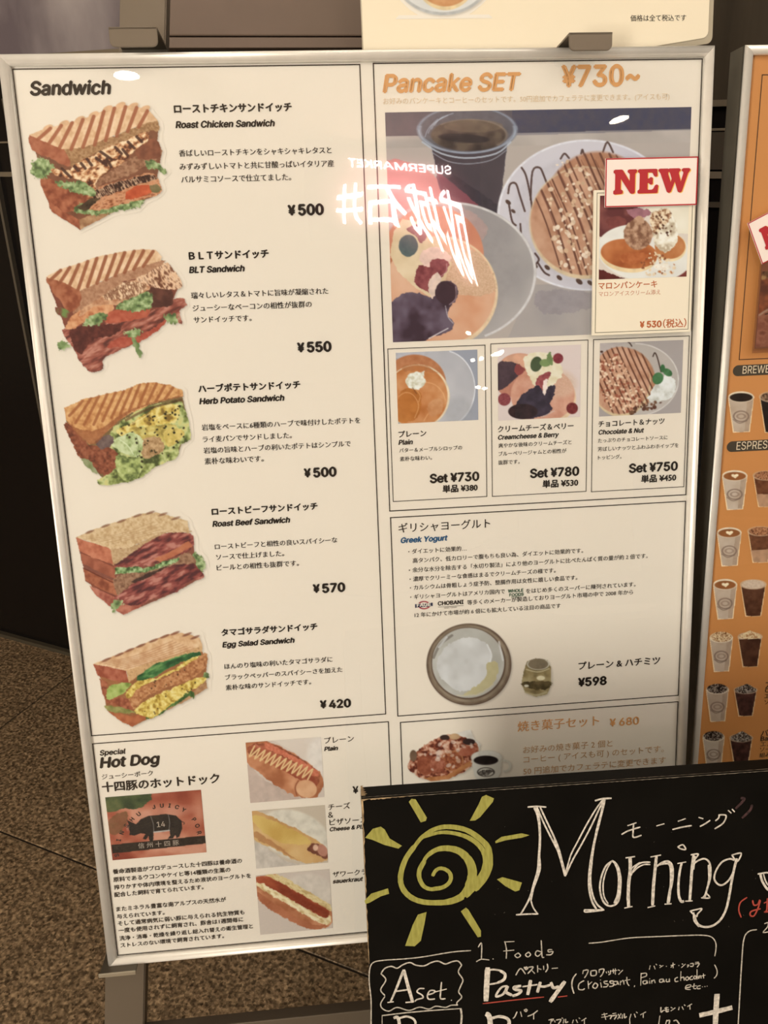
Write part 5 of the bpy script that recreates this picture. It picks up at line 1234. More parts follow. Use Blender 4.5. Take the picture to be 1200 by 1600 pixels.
def thicken(o, d):
    me = o.data; V = [tuple(v.co) for v in me.vertices]; F = [tuple(p.vertices) for p in me.polygons]; n = len(V); VV = []; FF = []
    for k, (dx, dy) in enumerate(((-d, 0), (d, 0), (0, d * .5), (0, -d * .5))):
        VV += [(x + dx, y + dy, z + k * .000003) for x, y, z in V]; FF += [tuple(i + n * k for i in f) for f in F]
    m = me.materials[0]; nm = bpy.data.meshes.new(o.name); nm.from_pydata(VV, [], FF); nm.materials.append(m); o.data = nm
def scale_y(o, y0, f):
    for v in o.data.vertices: v.co.y = y0 + (v.co.y - y0) * f
o1 = draw_new(MP, ZN + .0002, nb[0], nb[1], 0, hh, mat('yellow_ink', (.85, .55, .12), .5), bd, 'lettering_shadow', .0009); scale_y(o1, nb[1], hh2 / hh)
o1['label'] = 'yellow offset print behind the letters'
o2 = draw_new(MP, ZN + .0004, nb[0], nb[1], 0, hh, red, bd, 'lettering'); scale_y(o2, nb[1], hh2 / hh)
thicken(o2, .0007); thicken(o1, .0007)
for o in (o1, o2): o.data.update()
# ================================================================ chalk drawing and lettering on the board
class Chalk:
    def __init__(s, z=.0006, fr=(0, 0, 1), seed=1):
        s.z, s.fr, s.V, s.F, s.r = z, fr, [], [], random.Random(seed)
    def at(s, fr): s.fr = fr; return s
    def line(s, pts, w=2.2, w1=None, smooth=True, taper=.75):
        """one stroke through points in the crop frame fr; w and w1 are widths in picture pixels at its two ends"""
        ox, oy, k = s.fr; P = [np.array((x / k + ox, y / k + oy)) for x, y in pts]; n = len(P)
        if smooth and n > 2:
            Q = []
            for i in range(n - 1):
                p0, p1, p2, p3 = P[max(i - 1, 0)], P[i], P[i + 1], P[min(i + 2, n - 1)]
                for t in (0, .2, .4, .6, .8): Q.append(.5 * (2 * p1 + (p2 - p0) * t + (2 * p0 - 5 * p1 + 4 * p2 - p3) * t * t + (3 * p1 - p0 - 3 * p2 + p3) * t ** 3))
            Q.append(P[-1]); P = Q
        w1 = w if w1 is None else w1
        L = np.array([BP.hit(*q, s.z) for q in P]); base = len(s.V); N = len(L); s.z += .000004
        d = np.gradient(L, axis=0); d /= np.maximum(np.linalg.norm(d, axis=1), 1e-9)[:, None]
        px = abs(BP.hit(P[0][0] + 1, P[0][1], s.z)[0] - BP.hit(P[0][0], P[0][1], s.z)[0])
        for i in range(N):
            t = i / max(N - 1, 1); ww = (w + (w1 - w) * t) * px / 2 * (1 + .10 * (s.r.random() - .5))
            if i in (0, N - 1): ww *= taper
            nn = np.array((-d[i][1], d[i][0])) * ww; ext = d[i] * (ww * .6 if i == N - 1 else (-ww * .6 if i == 0 else 0))
            a, b = L[i] + nn + ext, L[i] - nn + ext; s.V += [(a[0], a[1], s.z), (b[0], b[1], s.z)]
        s.F += [(base + 2 * i, base + 2 * i + 1, base + 2 * i + 3, base + 2 * i + 2) for i in range(N - 1)]
        return s
    def poly(s, pts):
        from mathutils.geometry import tessellate_polygon
        ox, oy, k = s.fr; s.z += .000004
        q = [Vector((*BP.hit(x / k + ox, y / k + oy, s.z), 0)) for x, y in pts]; base = len(s.V)
        s.F += [tuple(base + i for i in t) for t in tessellate_polygon([q])]; s.V += [(v.x, v.y, s.z) for v in q]; return s
    def text(s, t, x0, y0, x1, **k):
        L = Letters(BP, s.z); L.line(t, x0, y0, x1, **k); base = len(s.V)
        s.V += [tuple(v) for v in np.concatenate(L.v)]; s.F += [tuple(int(i) + base for i in f) for f in np.concatenate(L.f)]; return s
    def build(s, name, m, parent=None):
        return mesh_obj(name, s.V, s.F, m, parent or sl)
chalk_w = mat('white_chalk', (0.70, 0.66, 0.60), .8, noise=.35, scale=420, dark=(0.42, 0.39, 0.35))
chalk_thin = mat('thin_white_chalk', (0.58, 0.54, 0.48), .8, noise=.4, scale=500, dark=(0.32, 0.30, 0.26))
chalk_g = mat('yellow_green_chalk', (0.34, 0.33, 0.075), .75, noise=.25, scale=160, dark=(0.25, 0.24, 0.045), stretch=(3, .6, 1))
chalk_r = mat('red_chalk', (0.42, 0.06, 0.04), .8, noise=.3, scale=300)
# sun
c = Chalk(fr=(550, 1210, 4))
c.line([(505, 632), (520, 605), (545, 588), (580, 592), (610, 615), (618, 650), (600, 685), (560, 708), (510, 715)], 5.5, 7)
c.line([(560, 705), (500, 718), (450, 700), (422, 650), (422, 600), (450, 545)], 5.5, 8)
c.line([(440, 560), (470, 510), (530, 470), (600, 462), (670, 480), (725, 530), (750, 590), (750, 650), (735, 700)], 5, 17)
c.line([(640, 470), (700, 500), (745, 560), (757, 620), (745, 690)], 6, 12)
c.line([(750, 640), (730, 700), (690, 755), (630, 785), (560, 800)], 14, 7)
c.line([(690, 770), (620, 795), (540, 802), (450, 798), (380, 775), (328, 730), (304, 670), (310, 600), (340, 520), (390, 450)], 9, 8)
c.line([(385, 460), (430, 400), (490, 355), (560, 330), (640, 330), (720, 350), (790, 395), (845, 450), (862, 520), (855, 590), (820, 660), (770, 715)], 6, 11)
c.line([(440, 395), (500, 375), (560, 362), (640, 368), (720, 392), (785, 435), (825, 490), (835, 550), (820, 610), (780, 680)], 4.5, 10)
c.line([(840, 500), (845, 570), (815, 640), (770, 700), (715, 760)], 9, 8)
c.build('sun_spiral', chalk_g)
for pts in ([(355, 172), (372, 152), (398, 156), (468, 270), (462, 290), (430, 300)], [(736, 290), (790, 190), (812, 140), (838, 128), (888, 150), (880, 172), (800, 268), (770, 288)], [(82, 396), (130, 340), (180, 326), (205, 345), (235, 400), (312, 446), (290, 464), (200, 440), (130, 410)],
            [(895, 418), (935, 390), (1060, 368), (1110, 380), (1060, 396), (960, 412), (898, 430)], [(906, 656), (940, 642), (1020, 664), (1062, 676), (1046, 724), (1020, 732), (960, 700)], [(78, 790), (120, 745), (225, 712), (232, 746), (180, 762), (110, 802), (84, 810)],
            [(332, 1072), (380, 940), (412, 876), (466, 860), (452, 940), (430, 1040), (392, 1074)], [(680, 856), (712, 832), (728, 846), (806, 976), (806, 1014), (786, 1018)]):
    Chalk(fr=(550, 1210, 4)).poly(pts).build('sun_ray', chalk_g)
# Morning
M_ = (800, 1230, 6)
c = Chalk(fr=M_)
c.line([(150, 186), (230, 180), (318, 186)], 2.6); c.line([(212, 195), (240, 260), (258, 380), (262, 520), (256, 640), (262, 760), (230, 870), (190, 970), (150, 1070), (90, 1180)], 4.2, 2.4)
c.line([(236, 200), (256, 330), (262, 480), (252, 640), (240, 780), (200, 920), (170, 1030), (130, 1110), (80, 1190)], 4, 2.4)
c.line([(255, 700), (240, 830), (200, 950), (178, 1060)], 4, 2.6); c.line([(178, 1065), (200, 1130), (242, 1190)], 2.2); c.line([(40, 1196), (140, 1190), (244, 1188)], 2.6)
c.line([(235, 190), (300, 340), (370, 480), (430, 600), (470, 730), (496, 830)], 2.6, 3); c.line([(265, 190), (330, 330), (400, 480), (445, 600), (475, 720), (500, 800)], 2.6, 3)
c.line([(400, 490), (440, 600), (480, 740)], 3.4)
c.line([(497, 832), (550, 640), (610, 520), (700, 350), (790, 200), (850, 120)], 2.4); c.line([(500, 832), (570, 680), (650, 540), (740, 370), (820, 200), (860, 120)], 2.6); c.line([(780, 126), (850, 108), (930, 104)], 2.8)
c.line([(868, 120), (820, 320), (780, 480), (745, 650), (725, 800), (722, 940), (750, 1070), (790, 1140)], 4, 3.0); c.line([(845, 220), (800, 380), (765, 560), (745, 720), (735, 880), (760, 1020), (800, 1100), (860, 1150)], 3.6, 2.6)
c.line([(680, 1150), (760, 1152), (862, 1150)], 2.8); c.line([(680, 1152), (690, 1170), (800, 1160), (850, 1154)], 2.4)
c.line([(940, 690), (880, 740), (838, 840), (824, 950), (850, 1060), (900, 1110), (960, 1105), (1000, 1060), (1015, 960), (1018, 850), (990, 740), (940, 690)], 2.8, 3.2)
c.line([(930, 700), (885, 780), (855, 900), (862, 1020), (900, 1090)], 2.2); c.line([(960, 700), (995, 790), (1002, 900), (990, 1010), (960, 1085)], 3.4); c.line([(985, 760), (1008, 870), (998, 1000), (970, 1080)], 3.2)
c.build('morning_letters', chalk_w)
R_ = (960, 1230, 5)
c = Chalk(fr=R_)
c.line([(90, 552), (158, 542)], 2.8); c.line([(122, 550), (124, 640), (112, 750), (108, 860), (112, 935)], 5.4, 5); c.line([(80, 944), (138, 932)], 2.6); c.line([(130, 690), (160, 630), (210, 590), (278, 586)], 2.4); c.line([(130, 680), (180, 630), (230, 605), (278, 604)], 2.2); c.line([(125, 650), (150, 620), (200, 588)], 2)
c.line([(285, 545), (362, 530)], 2.6); c.line([(328, 540), (318, 640), (306, 760), (298, 920)], 4.6, 5); c.line([(262, 940), (316, 928)], 2.6); c.line([(330, 620), (370, 590), (420, 580), (452, 620), (452, 720), (432, 820), (420, 905)], 2.6, 5); c.line([(330, 612), (380, 600), (425, 600), (440, 650), (440, 760), (425, 900)], 2.2, 4); c.line([(395, 914), (444, 910)], 2.6)
c.line([(495, 466), (535, 450), (557, 486), (520, 482), (495, 466)], 2.2); c.line([(495, 596), (558, 584)], 2.4); c.line([(526, 592), (510, 660), (500, 760), (504, 850), (522, 892), (540, 892)], 3.4, 4.4)
c.line([(598, 528), (655, 522), (632, 560)], 2.4); c.line([(618, 535), (606, 640), (596, 780), (588, 888)], 4.4); c.line([(632, 540), (620, 640)], 2.6); c.line([(556, 890), (608, 888)], 2.6); c.line([(618, 600), (660, 570), (710, 560), (746, 600), (750, 700), (725, 790), (706, 860)], 2.6, 3.2); c.line([(735, 610), (738, 720), (712, 830), (690, 862)], 3, 2); c.line([(680, 864), (745, 864), (716, 826)], 2.2)
c.line([(935, 570), (900, 560), (840, 585), (795, 650), (780, 710), (800, 750), (840, 765), (890, 730), (930, 660), (950, 580)], 2.8, 3); c.line([(918, 530), (990, 516), (962, 580), (938, 560), (918, 530)], 2.4); c.line([(955, 560), (935, 640), (915, 740), (895, 860), (870, 960), (825, 1040), (760, 1085), (690, 1090), (645, 1060), (625, 1000)], 4, 3.4)
c.line([(592, 968), (640, 956), (684, 950), (650, 990), (640, 1010), (592, 968)], 2.4); c.line([(620, 980), (622, 1040), (660, 1090)], 2.4)
c.line([(1122, 678), (1180, 668), (1200, 668)], 2.6); c.line([(1140, 680), (1158, 740), (1200, 800), (1250, 810)], 3.6); c.line([(1165, 680), (1180, 730), (1200, 765)], 2.2)
c.build('morning_letters', chalk_w)
c = Chalk(fr=R_)
for s_ in ([(105, 300), (170, 278)], [(58, 368), (110, 340), (200, 312)], [(150, 290), (146, 350), (150, 392), (210, 376)], [(330, 302), (388, 286)], [(498, 266), (554, 246)], [(456, 330), (530, 312), (602, 300)], [(660, 236), (692, 246)], [(670, 306), (710, 285), (746, 260)],
           [(818, 214), (815, 240), (790, 262)], [(820, 216), (872, 222), (850, 280), (785, 324)], [(890, 182), (912, 202)], [(920, 172), (938, 192)]): c.line(s_, 2.4)
c.build('katakana_letters', chalk_w)
c = Chalk(fr=R_); c.line([(1035, 862), (985, 900), (972, 960), (990, 1016)], 2.2)
for s_ in ([(1080, 885), (1090, 920), (1120, 915), (1135, 880)], [(1140, 885), (1120, 950), (1090, 1005), (1062, 1000), (1070, 970), (1140, 950)], [(1170, 905), (1200, 890)], [(1195, 870), (1190, 960), (1170, 975), (1220, 970)]): c.line(s_, 2.4)
c.build('red_letters', chalk_r)
c = Chalk(fr=R_); c.line([(990, 85), (1015, 95), (950, 165)], 4); c.line([(1075, 140), (1060, 180), (1000, 238)], 4); c.build('rubbed_mark', mat('rubbed_chalk', (0.07, 0.028, 0.03), .9, noise=.8, scale=300))
# rules and boxes
c = Chalk(fr=(560, 1460, 5.4545))
c.line([(958, 138), (800, 150), (560, 190), (400, 208), (220, 220), (130, 238), (98, 290), (92, 400), (108, 560), (108, 764), (112, 900)], 1.8)
c.build('chalk_rule', chalk_thin); c = Chalk(fr=(560, 1460, 5.4545))
c.line([(195, 330), (225, 290), (280, 272), (330, 288), (380, 258), (440, 240), (490, 262), (560, 268), (620, 240), (680, 228), (740, 252), (800, 232), (850, 228), (880, 262)], 2.2)
c.line([(880, 262), (852, 320), (890, 385), (872, 440), (855, 490), (880, 535), (840, 580), (845, 604)], 2); c.line([(845, 602), (790, 604), (740, 622), (660, 612), (600, 636), (520, 620), (430, 648), (330, 622), (260, 654), (205, 632), (190, 590), (225, 530)], 1.9)
c.line([(225, 520), (190, 470), (234, 388), (192, 335)], 2)
c.build('wavy_frame', chalk_thin); c = Chalk(fr=(560, 1460, 5.4545))
c.line([(202, 760), (202, 692), (400, 668), (600, 650), (868, 632)], 2.0, smooth=False); c.line([(872, 632), (880, 700), (872, 790)], 3)
c.build('box_frame', chalk_thin); c = Chalk()
c.at((940, 1440, 4.615)).line([(-92, 156), (0, 148), (200, 118), (400, 108), (600, 100), (720, 98), (790, 110), (822, 150), (824, 200), (816, 248)], 1.8)
c.line([(1118, 58), (1060, 72), (1025, 130), (1010, 300), (998, 500), (985, 740), (975, 900)], 1.9); c.line([(1175, 15), (1200, 8), (1195, 40), (1165, 78), (1220, 70)], 1.7)
c.build('chalk_rules', chalk_thin)
c = Chalk(fr=(560, 1460, 5.4545))
c.line([(272, 578), (320, 470), (385, 305)], 2.6, 4.6); c.line([(388, 305), (420, 430), (462, 575)], 5, 5.4); c.line([(315, 486), (430, 470)], 3.4); c.line([(250, 580), (298, 574)], 2.6); c.line([(405, 580), (470, 574)], 3)
for s_ in ([(560, 462), (520, 462), (500, 490), (540, 515), (550, 540), (500, 555), (482, 570)], [(590, 515), (640, 500), (650, 480), (610, 480), (588, 520), (600, 552), (650, 550)], [(708, 408), (702, 480), (700, 545), (740, 548)], [(655, 490), (750, 466)], [(792, 560), (794, 562)]): c.line(s_, 2.3)
c.line([(305, 712), (330, 705), (346, 740), (350, 800)], 5); c.line([(345, 715), (410, 700), (470, 722), (485, 770), (430, 830)], 3.6)
c.build('set_letters', chalk_w)
F_ = (740, 1460, 5.4545)
c = Chalk(fr=F_)
for s_ in ([(40, 108), (68, 76), (66, 215)], [(24, 232), (66, 212), (132, 218)], [(164, 208), (168, 210)], [(266, 60), (280, 130), (278, 205)], [(262, 64), (346, 60)], [(255, 142), (344, 134)], [(380, 158), (352, 178), (374, 198), (400, 180), (380, 158)], [(470, 150), (442, 172), (462, 192), (486, 172), (468, 150)],
           [(576, 52), (580, 120), (584, 190), (600, 196)], [(576, 150), (540, 140), (526, 170), (548, 186), (578, 160)], [(668, 130), (636, 132), (640, 150), (676, 146), (660, 172), (620, 174)]): c.line(s_, 1.8)
c.build('foods_letters', chalk_thin)
c = Chalk(fr=F_)
c.line([(120, 290), (112, 420), (106, 560)], 8.6); c.line([(118, 305), (180, 300), (255, 320), (262, 370), (210, 410), (140, 425)], 3, 3); c.line([(230, 312), (268, 340), (258, 385), (210, 410)], 4.5)
c.line([(285, 440), (240, 450), (200, 500), (195, 530), (250, 510), (275, 470)], 3.2, 4); c.line([(290, 445), (275, 490), (322, 516)], 5); c.line([(400, 440), (345, 450), (355, 470), (405, 480), (380, 508), (335, 524)], 4.6); c.line([(485, 395), (475, 450), (462, 510)], 5.4); c.line([(420, 445), (540, 428)], 3.4)
c.line([(568, 410), (556, 450), (545, 490)], 5); c.line([(556, 440), (600, 445), (650, 432)], 4); c.line([(660, 412), (680, 455), (722, 445)], 5); c.line([(775, 405), (720, 480), (656, 570)], 6.4, 7)
c.build('pastry_letters', chalk_w)
c = Chalk(fr=F_); c.line([(80, 590), (340, 560), (598, 534)], 1.9); c.line([(720, 534), (796, 524)], 2.2); c.build('red_underline', chalk_r)
c = Chalk(fr=F_)
for s_ in ([(360, 346), (400, 290), (440, 336)], [(450, 288), (432, 280), (446, 300), (462, 288), (448, 276)], [(470, 280), (508, 280), (462, 334)], [(490, 300), (520, 332)], [(545, 265), (546, 322)], [(548, 290), (575, 298)], [(596, 268), (598, 300)], [(628, 252), (632, 290), (614, 320)], [(668, 290), (716, 286)],
           [(370, 660), (352, 700), (336, 716)], [(400, 660), (410, 700)], [(448, 640), (432, 645), (446, 658), (456, 646), (444, 636)], [(545, 650), (505, 680), (462, 698)], [(512, 680), (512, 722)]): c.line(s_, 2.0)
c.line([(875, 336), (845, 380), (838, 440), (855, 502)], 2.2)
for s_ in ([(935, 310), (930, 335)], [(935, 308), (975, 304), (965, 340), (945, 370)], [(1000, 312), (1002, 350), (1042, 346), (1042, 308), (1000, 312)], [(1070, 300), (1070, 325)], [(1070, 300), (1110, 296), (1100, 335), (1080, 360)], [(1130, 318), (1134, 330)], [(1148, 314), (1152, 328)], [(1168, 308), (1164, 335), (1150, 344)],
           [(1180, 312), (1220, 306)], [(1190, 296), (1192, 330)], [(1208, 292), (1208, 340)], [(1232, 302), (1244, 308)], [(1236, 340), (1270, 306)],
           [(940, 395), (900, 420), (895, 465), (930, 472), (945, 462)], [(975, 398), (980, 462)], [(980, 430), (1008, 405)], [(1035, 412), (1015, 445), (1040, 460), (1058, 430), (1035, 412)], [(1082, 410), (1090, 450)], [(1080, 388), (1082, 390)],
           [(1140, 398), (1112, 402), (1120, 420), (1146, 424), (1136, 444), (1105, 448)], [(1190, 396), (1162, 400), (1170, 416), (1196, 420), (1186, 440), (1158, 444)]): c.line(s_, 1.9)
G_ = (940, 1440, 4.615); c.at(G_)
for s_ in ([(110, 430), (85, 435), (88, 455), (110, 452), (114, 430), (122, 455)], [(135, 456), (135, 428)], [(135, 440), (155, 424), (162, 452)], [(182, 400), (184, 440), (198, 462)], [(168, 425), (204, 418)], [(238, 462), (236, 470)],
           [(285, 372), (282, 460)], [(285, 376), (320, 372), (322, 392), (288, 404)], [(325, 425), (300, 430), (302, 448), (322, 446), (326, 425), (332, 446)], [(345, 426), (348, 446)], [(346, 412), (347, 413)], [(362, 446), (360, 424)], [(361, 434), (378, 420), (386, 442)],
           [(442, 414), (420, 418), (420, 436), (440, 434), (443, 414), (452, 436)], [(468, 414), (466, 432), (484, 432), (488, 412), (490, 434)], [(548, 402), (530, 412), (532, 432), (552, 430)], [(572, 360), (570, 426)], [(571, 408), (590, 400), (596, 424)], [(618, 396), (604, 410), (616, 424), (630, 408), (616, 396)], [(655, 392), (638, 402), (640, 418), (658, 416)], [(672, 390), (664, 404), (674, 414), (684, 400), (672, 390)], [(688, 345), (688, 416)],
           [(712, 390), (698, 396), (700, 410), (714, 390), (718, 408)], [(734, 376), (736, 408)], [(724, 392), (748, 386)],
           [(608, 478), (640, 470), (640, 456), (612, 462), (606, 485), (640, 490)], [(668, 448), (664, 480), (680, 484)], [(652, 468), (684, 462)], [(712, 462), (690, 468), (692, 484), (712, 482)], [(726, 470), (728, 471)], [(744, 468), (746, 469)], [(760, 465), (762, 466)],
           [(350, 318), (344, 345)], [(378, 320), (386, 342)], [(392, 306), (398, 312)], [(418, 315), (430, 320)], [(420, 332), (444, 316)], [(466, 322), (468, 323)], [(500, 316), (528, 308)], [(515, 298), (516, 334)], [(514, 314), (500, 330)], [(556, 316), (558, 317)], [(580, 304), (586, 308)], [(576, 332), (604, 306)], [(618, 314), (630, 314), (618, 328)],
           [(640, 304), (660, 302), (658, 322), (640, 322)], [(676, 294), (700, 292)], [(674, 306), (704, 302), (690, 328)],
           [(815, 312), (832, 350), (830, 385), (812, 408)]): c.line(s_, 1.7)
# the row below: small readings over the pies
for s_ in ([(428, 618), (428, 652), (446, 640)], [(455, 625), (480, 620)], [(450, 640), (484, 634)], [(466, 616), (466, 648), (484, 646)], [(500, 618), (510, 624)], [(500, 644), (530, 622)], [(560, 616), (555, 636)], [(580, 614), (590, 634)], [(596, 600), (602, 606)], [(650, 594), (620, 612)], [(636, 606), (638, 632)],
           [(2, 672), (40, 664)], [(0, 690), (44, 684)], [(18, 660), (30, 706)], [(50, 680), (72, 678), (62, 702)], [(80, 664), (104, 660)], [(78, 680), (108, 676), (92, 704)], [(120, 668), (134, 696)], [(140, 664), (116, 702)], [(150, 670), (148, 698)], [(164, 664), (166, 694), (180, 684)], [(212, 668), (204, 694)], [(236, 666), (244, 690)], [(250, 652), (258, 658)], [(318, 652), (280, 672)], [(300, 662), (300, 692)],
           [(420, 680), (412, 738)], [(470, 710), (462, 738)], [(470, 716), (490, 712), (486, 738)], [(520, 716), (540, 712), (560, 738)], [(202, 700), (204, 740)]): c.line(s_, 2.0)
c.at(F_)
for s_ in ([(640, 730), (680, 722), (666, 740)], [(662, 730), (655, 764)], [(690, 735), (694, 748)], [(706, 730), (744, 726), (722, 764)], [(752, 712), (760, 716)], [(770, 724), (764, 756)], [(784, 722), (786, 752), (804, 744)], [(850, 730), (842, 756)], [(874, 728), (886, 752)], [(898, 712), (906, 718)], [(958, 714), (922, 736)], [(944, 726), (944, 760)]): c.line(s_, 2.0)
c.build('small_letters', chalk_thin)
c = Chalk(fr=F_); c.line([(110, 680), (128, 690), (140, 740), (142, 800)], 8); c.line([(140, 720), (220, 700), (290, 720), (300, 770), (240, 820)], 4.5, 6); c.build('pie_letters', chalk_w)
c = Chalk(fr=G_); c.line([(832, 532), (825, 640), (818, 780)], 8.4, taper=1); c.line([(715, 674), (830, 648), (932, 622)], 7.6, taper=1); c.build('plus_sign', chalk_w)
c = Chalk(fr=(960, 1230, 5), seed=5)
rr = random.Random(3)
for _ in range(26):
    x, y = rr.uniform(-1000, 1150), rr.uniform(300, 1100); c.line([(x, y), (x + rr.uniform(-6, 8), y + rr.uniform(-8, 8))], rr.uniform(.5, 1.2), smooth=False)
c.build('chalk_smudge', mat('faint_chalk', (0.07, 0.06, 0.05), .9))['kind'] = 'stuff'
# ================================================================ cups printed on the orange poster
# the paper of that poster, as the painter would name its colour
_a = np.array((0.57, 0.265, 0.09)) / P_ALB * W_OBS
OR_BACK = tuple(float(v) for v in 255 * (1.055 * _a ** (1 / 2.4) - .055))
W_OR = OR_BACK
def cup_hot(p, cx, top, w, h, kind):
    b = cx - w * .02
    p.fill([(cx - w / 2 - 1, top + 3), (cx + w / 2 + 1, top + 1), (b + w * .33 + 1.5, top + h + 1), (b - w * .27 - 1.5, top + h + 2)], (236, 206, 160), smooth=False, wob=0)
    p.fill([(cx - w / 2, top + 3), (cx + w / 2, top + 2), (b + w * .33, top + h), (b, top + h + 1.5), (b - w * .27, top + h + .5)], [(178, 152, 126), (196, 174, 150)], smooth=False, wob=0, f=.05)
    p.fill([(cx + w * .25, top + 6), (cx + w / 2, top + 4), (b + w * .33, top + h), (b + w * .15, top + h)], (168, 140, 114), smooth=False, wob=0, op=.7)
    p.ell(b + w * .02, top + h * .58, w * .33, h * .16, (118, 94, 78), ring=.2, op=.75); p.ell(b + w * .02, top + h * .58, w * .2, h * .08, (140, 114, 96), ring=.4, op=.7); p.line([(b - w * .3, top + h * .67), (b - w * .05, top + h * .77), (b + w * .25, top + h * .7)], 1.2, (104, 84, 70), .7)
    p.ell(cx, top + 2, w * .52, h * .155, (226, 204, 172)); 
    if kind == 'black': p.ell(cx, top + 3, w * .46, h * .12, [(26, 14, 8), (44, 28, 18)])
    elif kind == 'heart':
        p.ell(cx, top + 3, w * .46, h * .12, (140, 84, 44)); p.ell(cx - 2.0, top + 2.2, 3.4, 2.2, (240, 216, 176), rot=20); p.ell(cx + 2.6, top + 2, 3.4, 2.2, (240, 216, 176), rot=-20); p.fill([(cx - 5, top + 3), (cx + 5.5, top + 2.5), (cx + 1, top + 6.5)], (240, 216, 176), wob=0)
    elif kind == 'cream': p.ell(cx, top + 1, w * .47, h * .15, [(120, 74, 40), (216, 182, 132), (238, 214, 172), (160, 110, 70)], f=.5, con=2.8)
    else: p.ell(cx, top + 1, w * .47, h * .15, [(20, 10, 8), (50, 30, 22), (216, 196, 170), (30, 16, 12)], f=.5, con=2.8)
def cup_cold(p, cx, top, w, h, kind):
    b = cx - w * .02; dark = {'iced': [(24, 12, 8), (36, 20, 12)], 'latte': [(84, 46, 26), (116, 70, 44)], 'mocha': [(70, 38, 22), (92, 56, 36)], 'choc': [(48, 26, 20), (82, 48, 38)]}[kind]
    p.fill([(cx - w / 2 - 1, top + 2), (cx + w / 2 + 1, top), (b + w * .31 + 1.5, top + h + 1), (b - w * .27 - 1.5, top + h + 1.5)], (228, 190, 140), smooth=False, wob=0)
    p.fill([(cx - w / 2, top + 2), (cx + w / 2, top + 1), (b + w * .31, top + h), (b, top + h + 1), (b - w * .27, top + h)], dark, smooth=False, wob=0, f=.15)
    if kind == 'latte':
        p.fill([(cx - w * .4, top + h * .62), (cx + w * .4, top + h * .60), (b + w * .31, top + h), (b, top + h + 1), (b - w * .27, top + h)], (176, 134, 100), smooth=False, wob=.3)
    top_c = {'iced': [(60, 38, 26), (150, 116, 86)], 'latte': [(88, 46, 26), (196, 140, 96), (130, 78, 48)], 'mocha': [(190, 162, 134), (206, 180, 152)], 'choc': [(22, 12, 8), (220, 202, 178), (40, 22, 16)]}[kind]
    p.ell(cx, top + 1, w * .56, h * .16, (200, 168, 134), op=.85); p.ell(cx, top + 1, w * .48, h * .14, top_c, f=.5, con=2.6)
    if kind == 'choc': p.fill([(cx - w * .48, top + 2), (cx - w * .2, top - h * .12), (cx + 2, top - h * .22), (cx + w * .3, top - h * .1), (cx + w * .5, top + 2), (cx, top + h * .14)], top_c, f=.5, con=2.8, wob=.5)
    if kind == 'mocha2': pass
ROWS = [(('black', 1158, 618, 39, 56), ('iced', 1208, 619, 40, 56)), (('heart', 1148, 741, 38, 54), ('latte', 1197, 742, 38, 49)), (('heart', 1139.5, 830, 37, 53), ('latte', 1188, 829, 37, 49)),
        (('heart', 1133, 911, 36, 55), ('mocha', 1177, 912, 38, 50)), (('cream', 1127, 994, 35, 54), ('choc2', 1172, 994, 36, 47)), (('mix', 1121, 1075, 34, 51), ('choc', 1165, 1077, 34, 41)), (('mix', 1115, 1149, 33, 51), ('choc', 1158, 1152, 34, 44))]
for r in ROWS:
    for j, (kind, cx, top, w, h) in enumerate(r):
        p = Pic(OP, ZO, bbox=(cx - w * .75, top - h * .35, cx + w * .75, top + h + 6), res=.7, bg=W_OR)
        if j == 0: cup_hot(p, cx, top, w, h, kind)
        elif kind == 'choc2':
            cup_cold(p, cx, top, w, h, 'mocha'); p.fill([(cx - 17, top + 2), (cx - 6, top - 6), (cx + 6, top - 7), (cx + 18, top + 1), (cx, top + 7)], [(170, 120, 74), (236, 210, 166), (214, 180, 130)], f=.5, con=2.6)
            p.fill([(cx - 17, top + 5), (cx + 17, top + 4), (cx + 11, top + h), (cx - 8, top + h)], [(58, 30, 18), (84, 50, 32)], smooth=False, wob=0, f=.1)
        else: cup_cold(p, cx, top, w, h, kind)
        p.back_rgb = OR_BACK
        p.build('cup_picture', osheet, shadow=False)
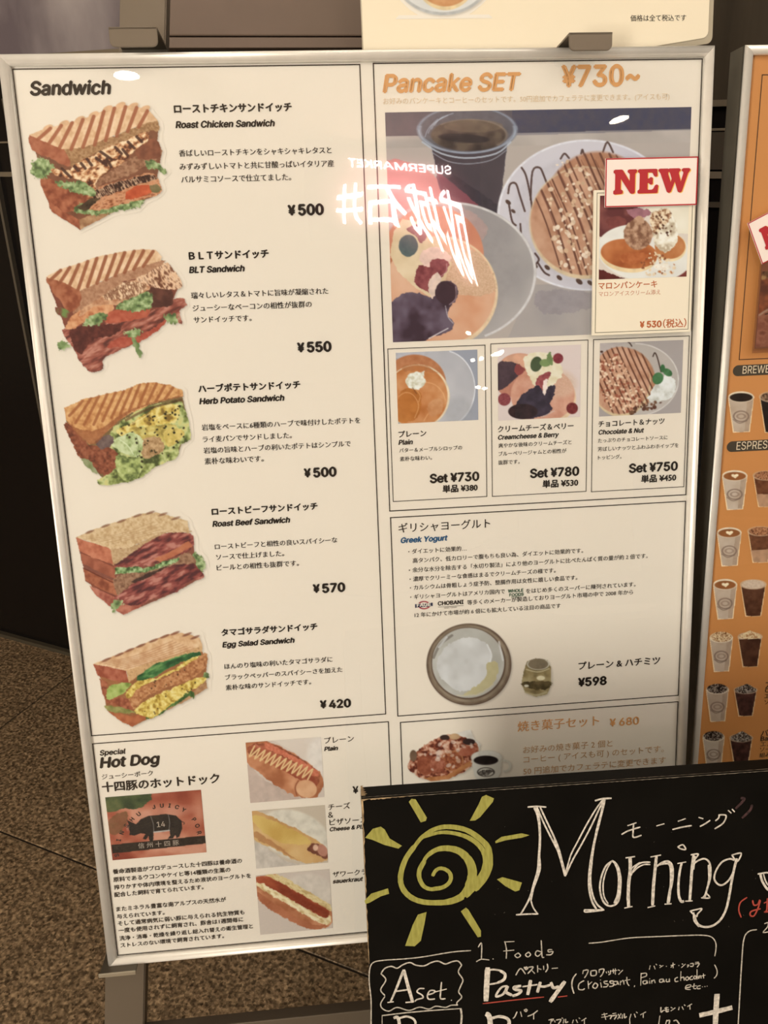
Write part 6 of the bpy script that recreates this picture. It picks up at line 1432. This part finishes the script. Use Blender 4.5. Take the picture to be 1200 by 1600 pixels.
# NEW sign and a photo card lying on the orange poster
sign2 = thing('new_sign', 'tilted white card with red edge reading NEW on the orange poster', 'sign', OP)
ZS = .0058
q = [OP.hit(*c_, ZS) for c_ in ((1168, 349), (1191, 413))]
dv = unit(np.array(q[0]) - np.array(q[1])); du = np.array((dv[1], -dv[0])); w_, h_ = .080, np.linalg.norm(np.array(q[0]) - np.array(q[1]))
o_ = np.array(q[1]); ang = math.atan2(du[1], du[0])
SP2 = Plane(OP.world(o_[0], o_[1], ZS), OP.u * du[0] + OP.v * du[1], OP.u * dv[0] + OP.v * dv[1]); sign2.matrix_world = SP2.matrix()
bd2 = box('card_sheet', 0, w_, 0, h_, -.001, 0, white, sign2, .0002)
L = Letters(SP2, .0002); L.rect(.0005, .0005, w_ - .0005, h_ - .0005, .0009); L.build('red_border', red, bd2)
hh = (w_ - .016) / 354 * 100 / .92
o1 = draw_new(SP2, .0002, .008, h_ * .27, 0, hh, MATS['yellow_ink'], bd2, 'lettering_shadow', .0008); scale_y(o1, h_ * .27, .020 / hh)
o2 = draw_new(SP2, .0004, .008, h_ * .27, 0, hh, red, bd2, 'lettering'); scale_y(o2, h_ * .27, .020 / hh); thicken(o1, .0006); thicken(o2, .0006)
sleeve = clear_mat('clear_sleeve', f0=.12, rough=.1, tint=(.93, .86, .80))
card2 = thing('price_card', 'brown photo card in a clear sleeve below the tilted NEW sign', 'card', OP)
ZC2 = .0040
a = OP.hit(1187.5, 418, ZC2); b = OP.hit(1183, 545, ZC2); xl = (a[0] + b[0]) / 2
cs2 = box('card_sheet', xl, xl + .09, b[1], a[1] + .012, ZC2 - .0012, ZC2 - .0004, mat('brown_card', (0.30, 0.14, 0.085), .6), card2)
p = Pic(OP, ZC2 - .0001, corners=[(1187.5, 425), (1290, 420), (1284, 537), (1183.5, 543)], bg=(150, 90, 66))
p.fill([(1180, 410), (1300, 410), (1300, 440), (1186, 446)], [(90, 56, 36), (200, 170, 120)], f=.15, con=2.6)
p.fill([(1180, 440), (1300, 430), (1300, 500), (1180, 500)], [(150, 82, 46), (176, 106, 66), (110, 60, 40)], f=.06); p.fill([(1185, 492), (1215, 484), (1300, 470), (1300, 540), (1180, 545)], [(156, 100, 82), (182, 130, 108), (140, 84, 66)], f=.1); p.line([(1187, 492), (1205, 482), (1240, 478)], 3, (206, 190, 176), .8); p.line([(1196, 491), (1210, 487)], 2, (50, 24, 20), .8)
p.build('card_picture', cs2)
prism('clear_sleeve', [(xl - .003, b[1] - .004), (xl + .093, b[1] - .004), (xl + .093, a[1] + .014), (xl - .0025, a[1] + .014)], ZC2 + .0002, ZC2 + .0006, sleeve, card2)
cover(drinks, OW - .0075, OH - .0075, -.0008, lambda X, Y: .00003 * np.sin(X * 50 + 2 * np.sin(Y * 12)), 60, 80, clear_mat('drinks_cover_film', f0=.05, rough=.02))
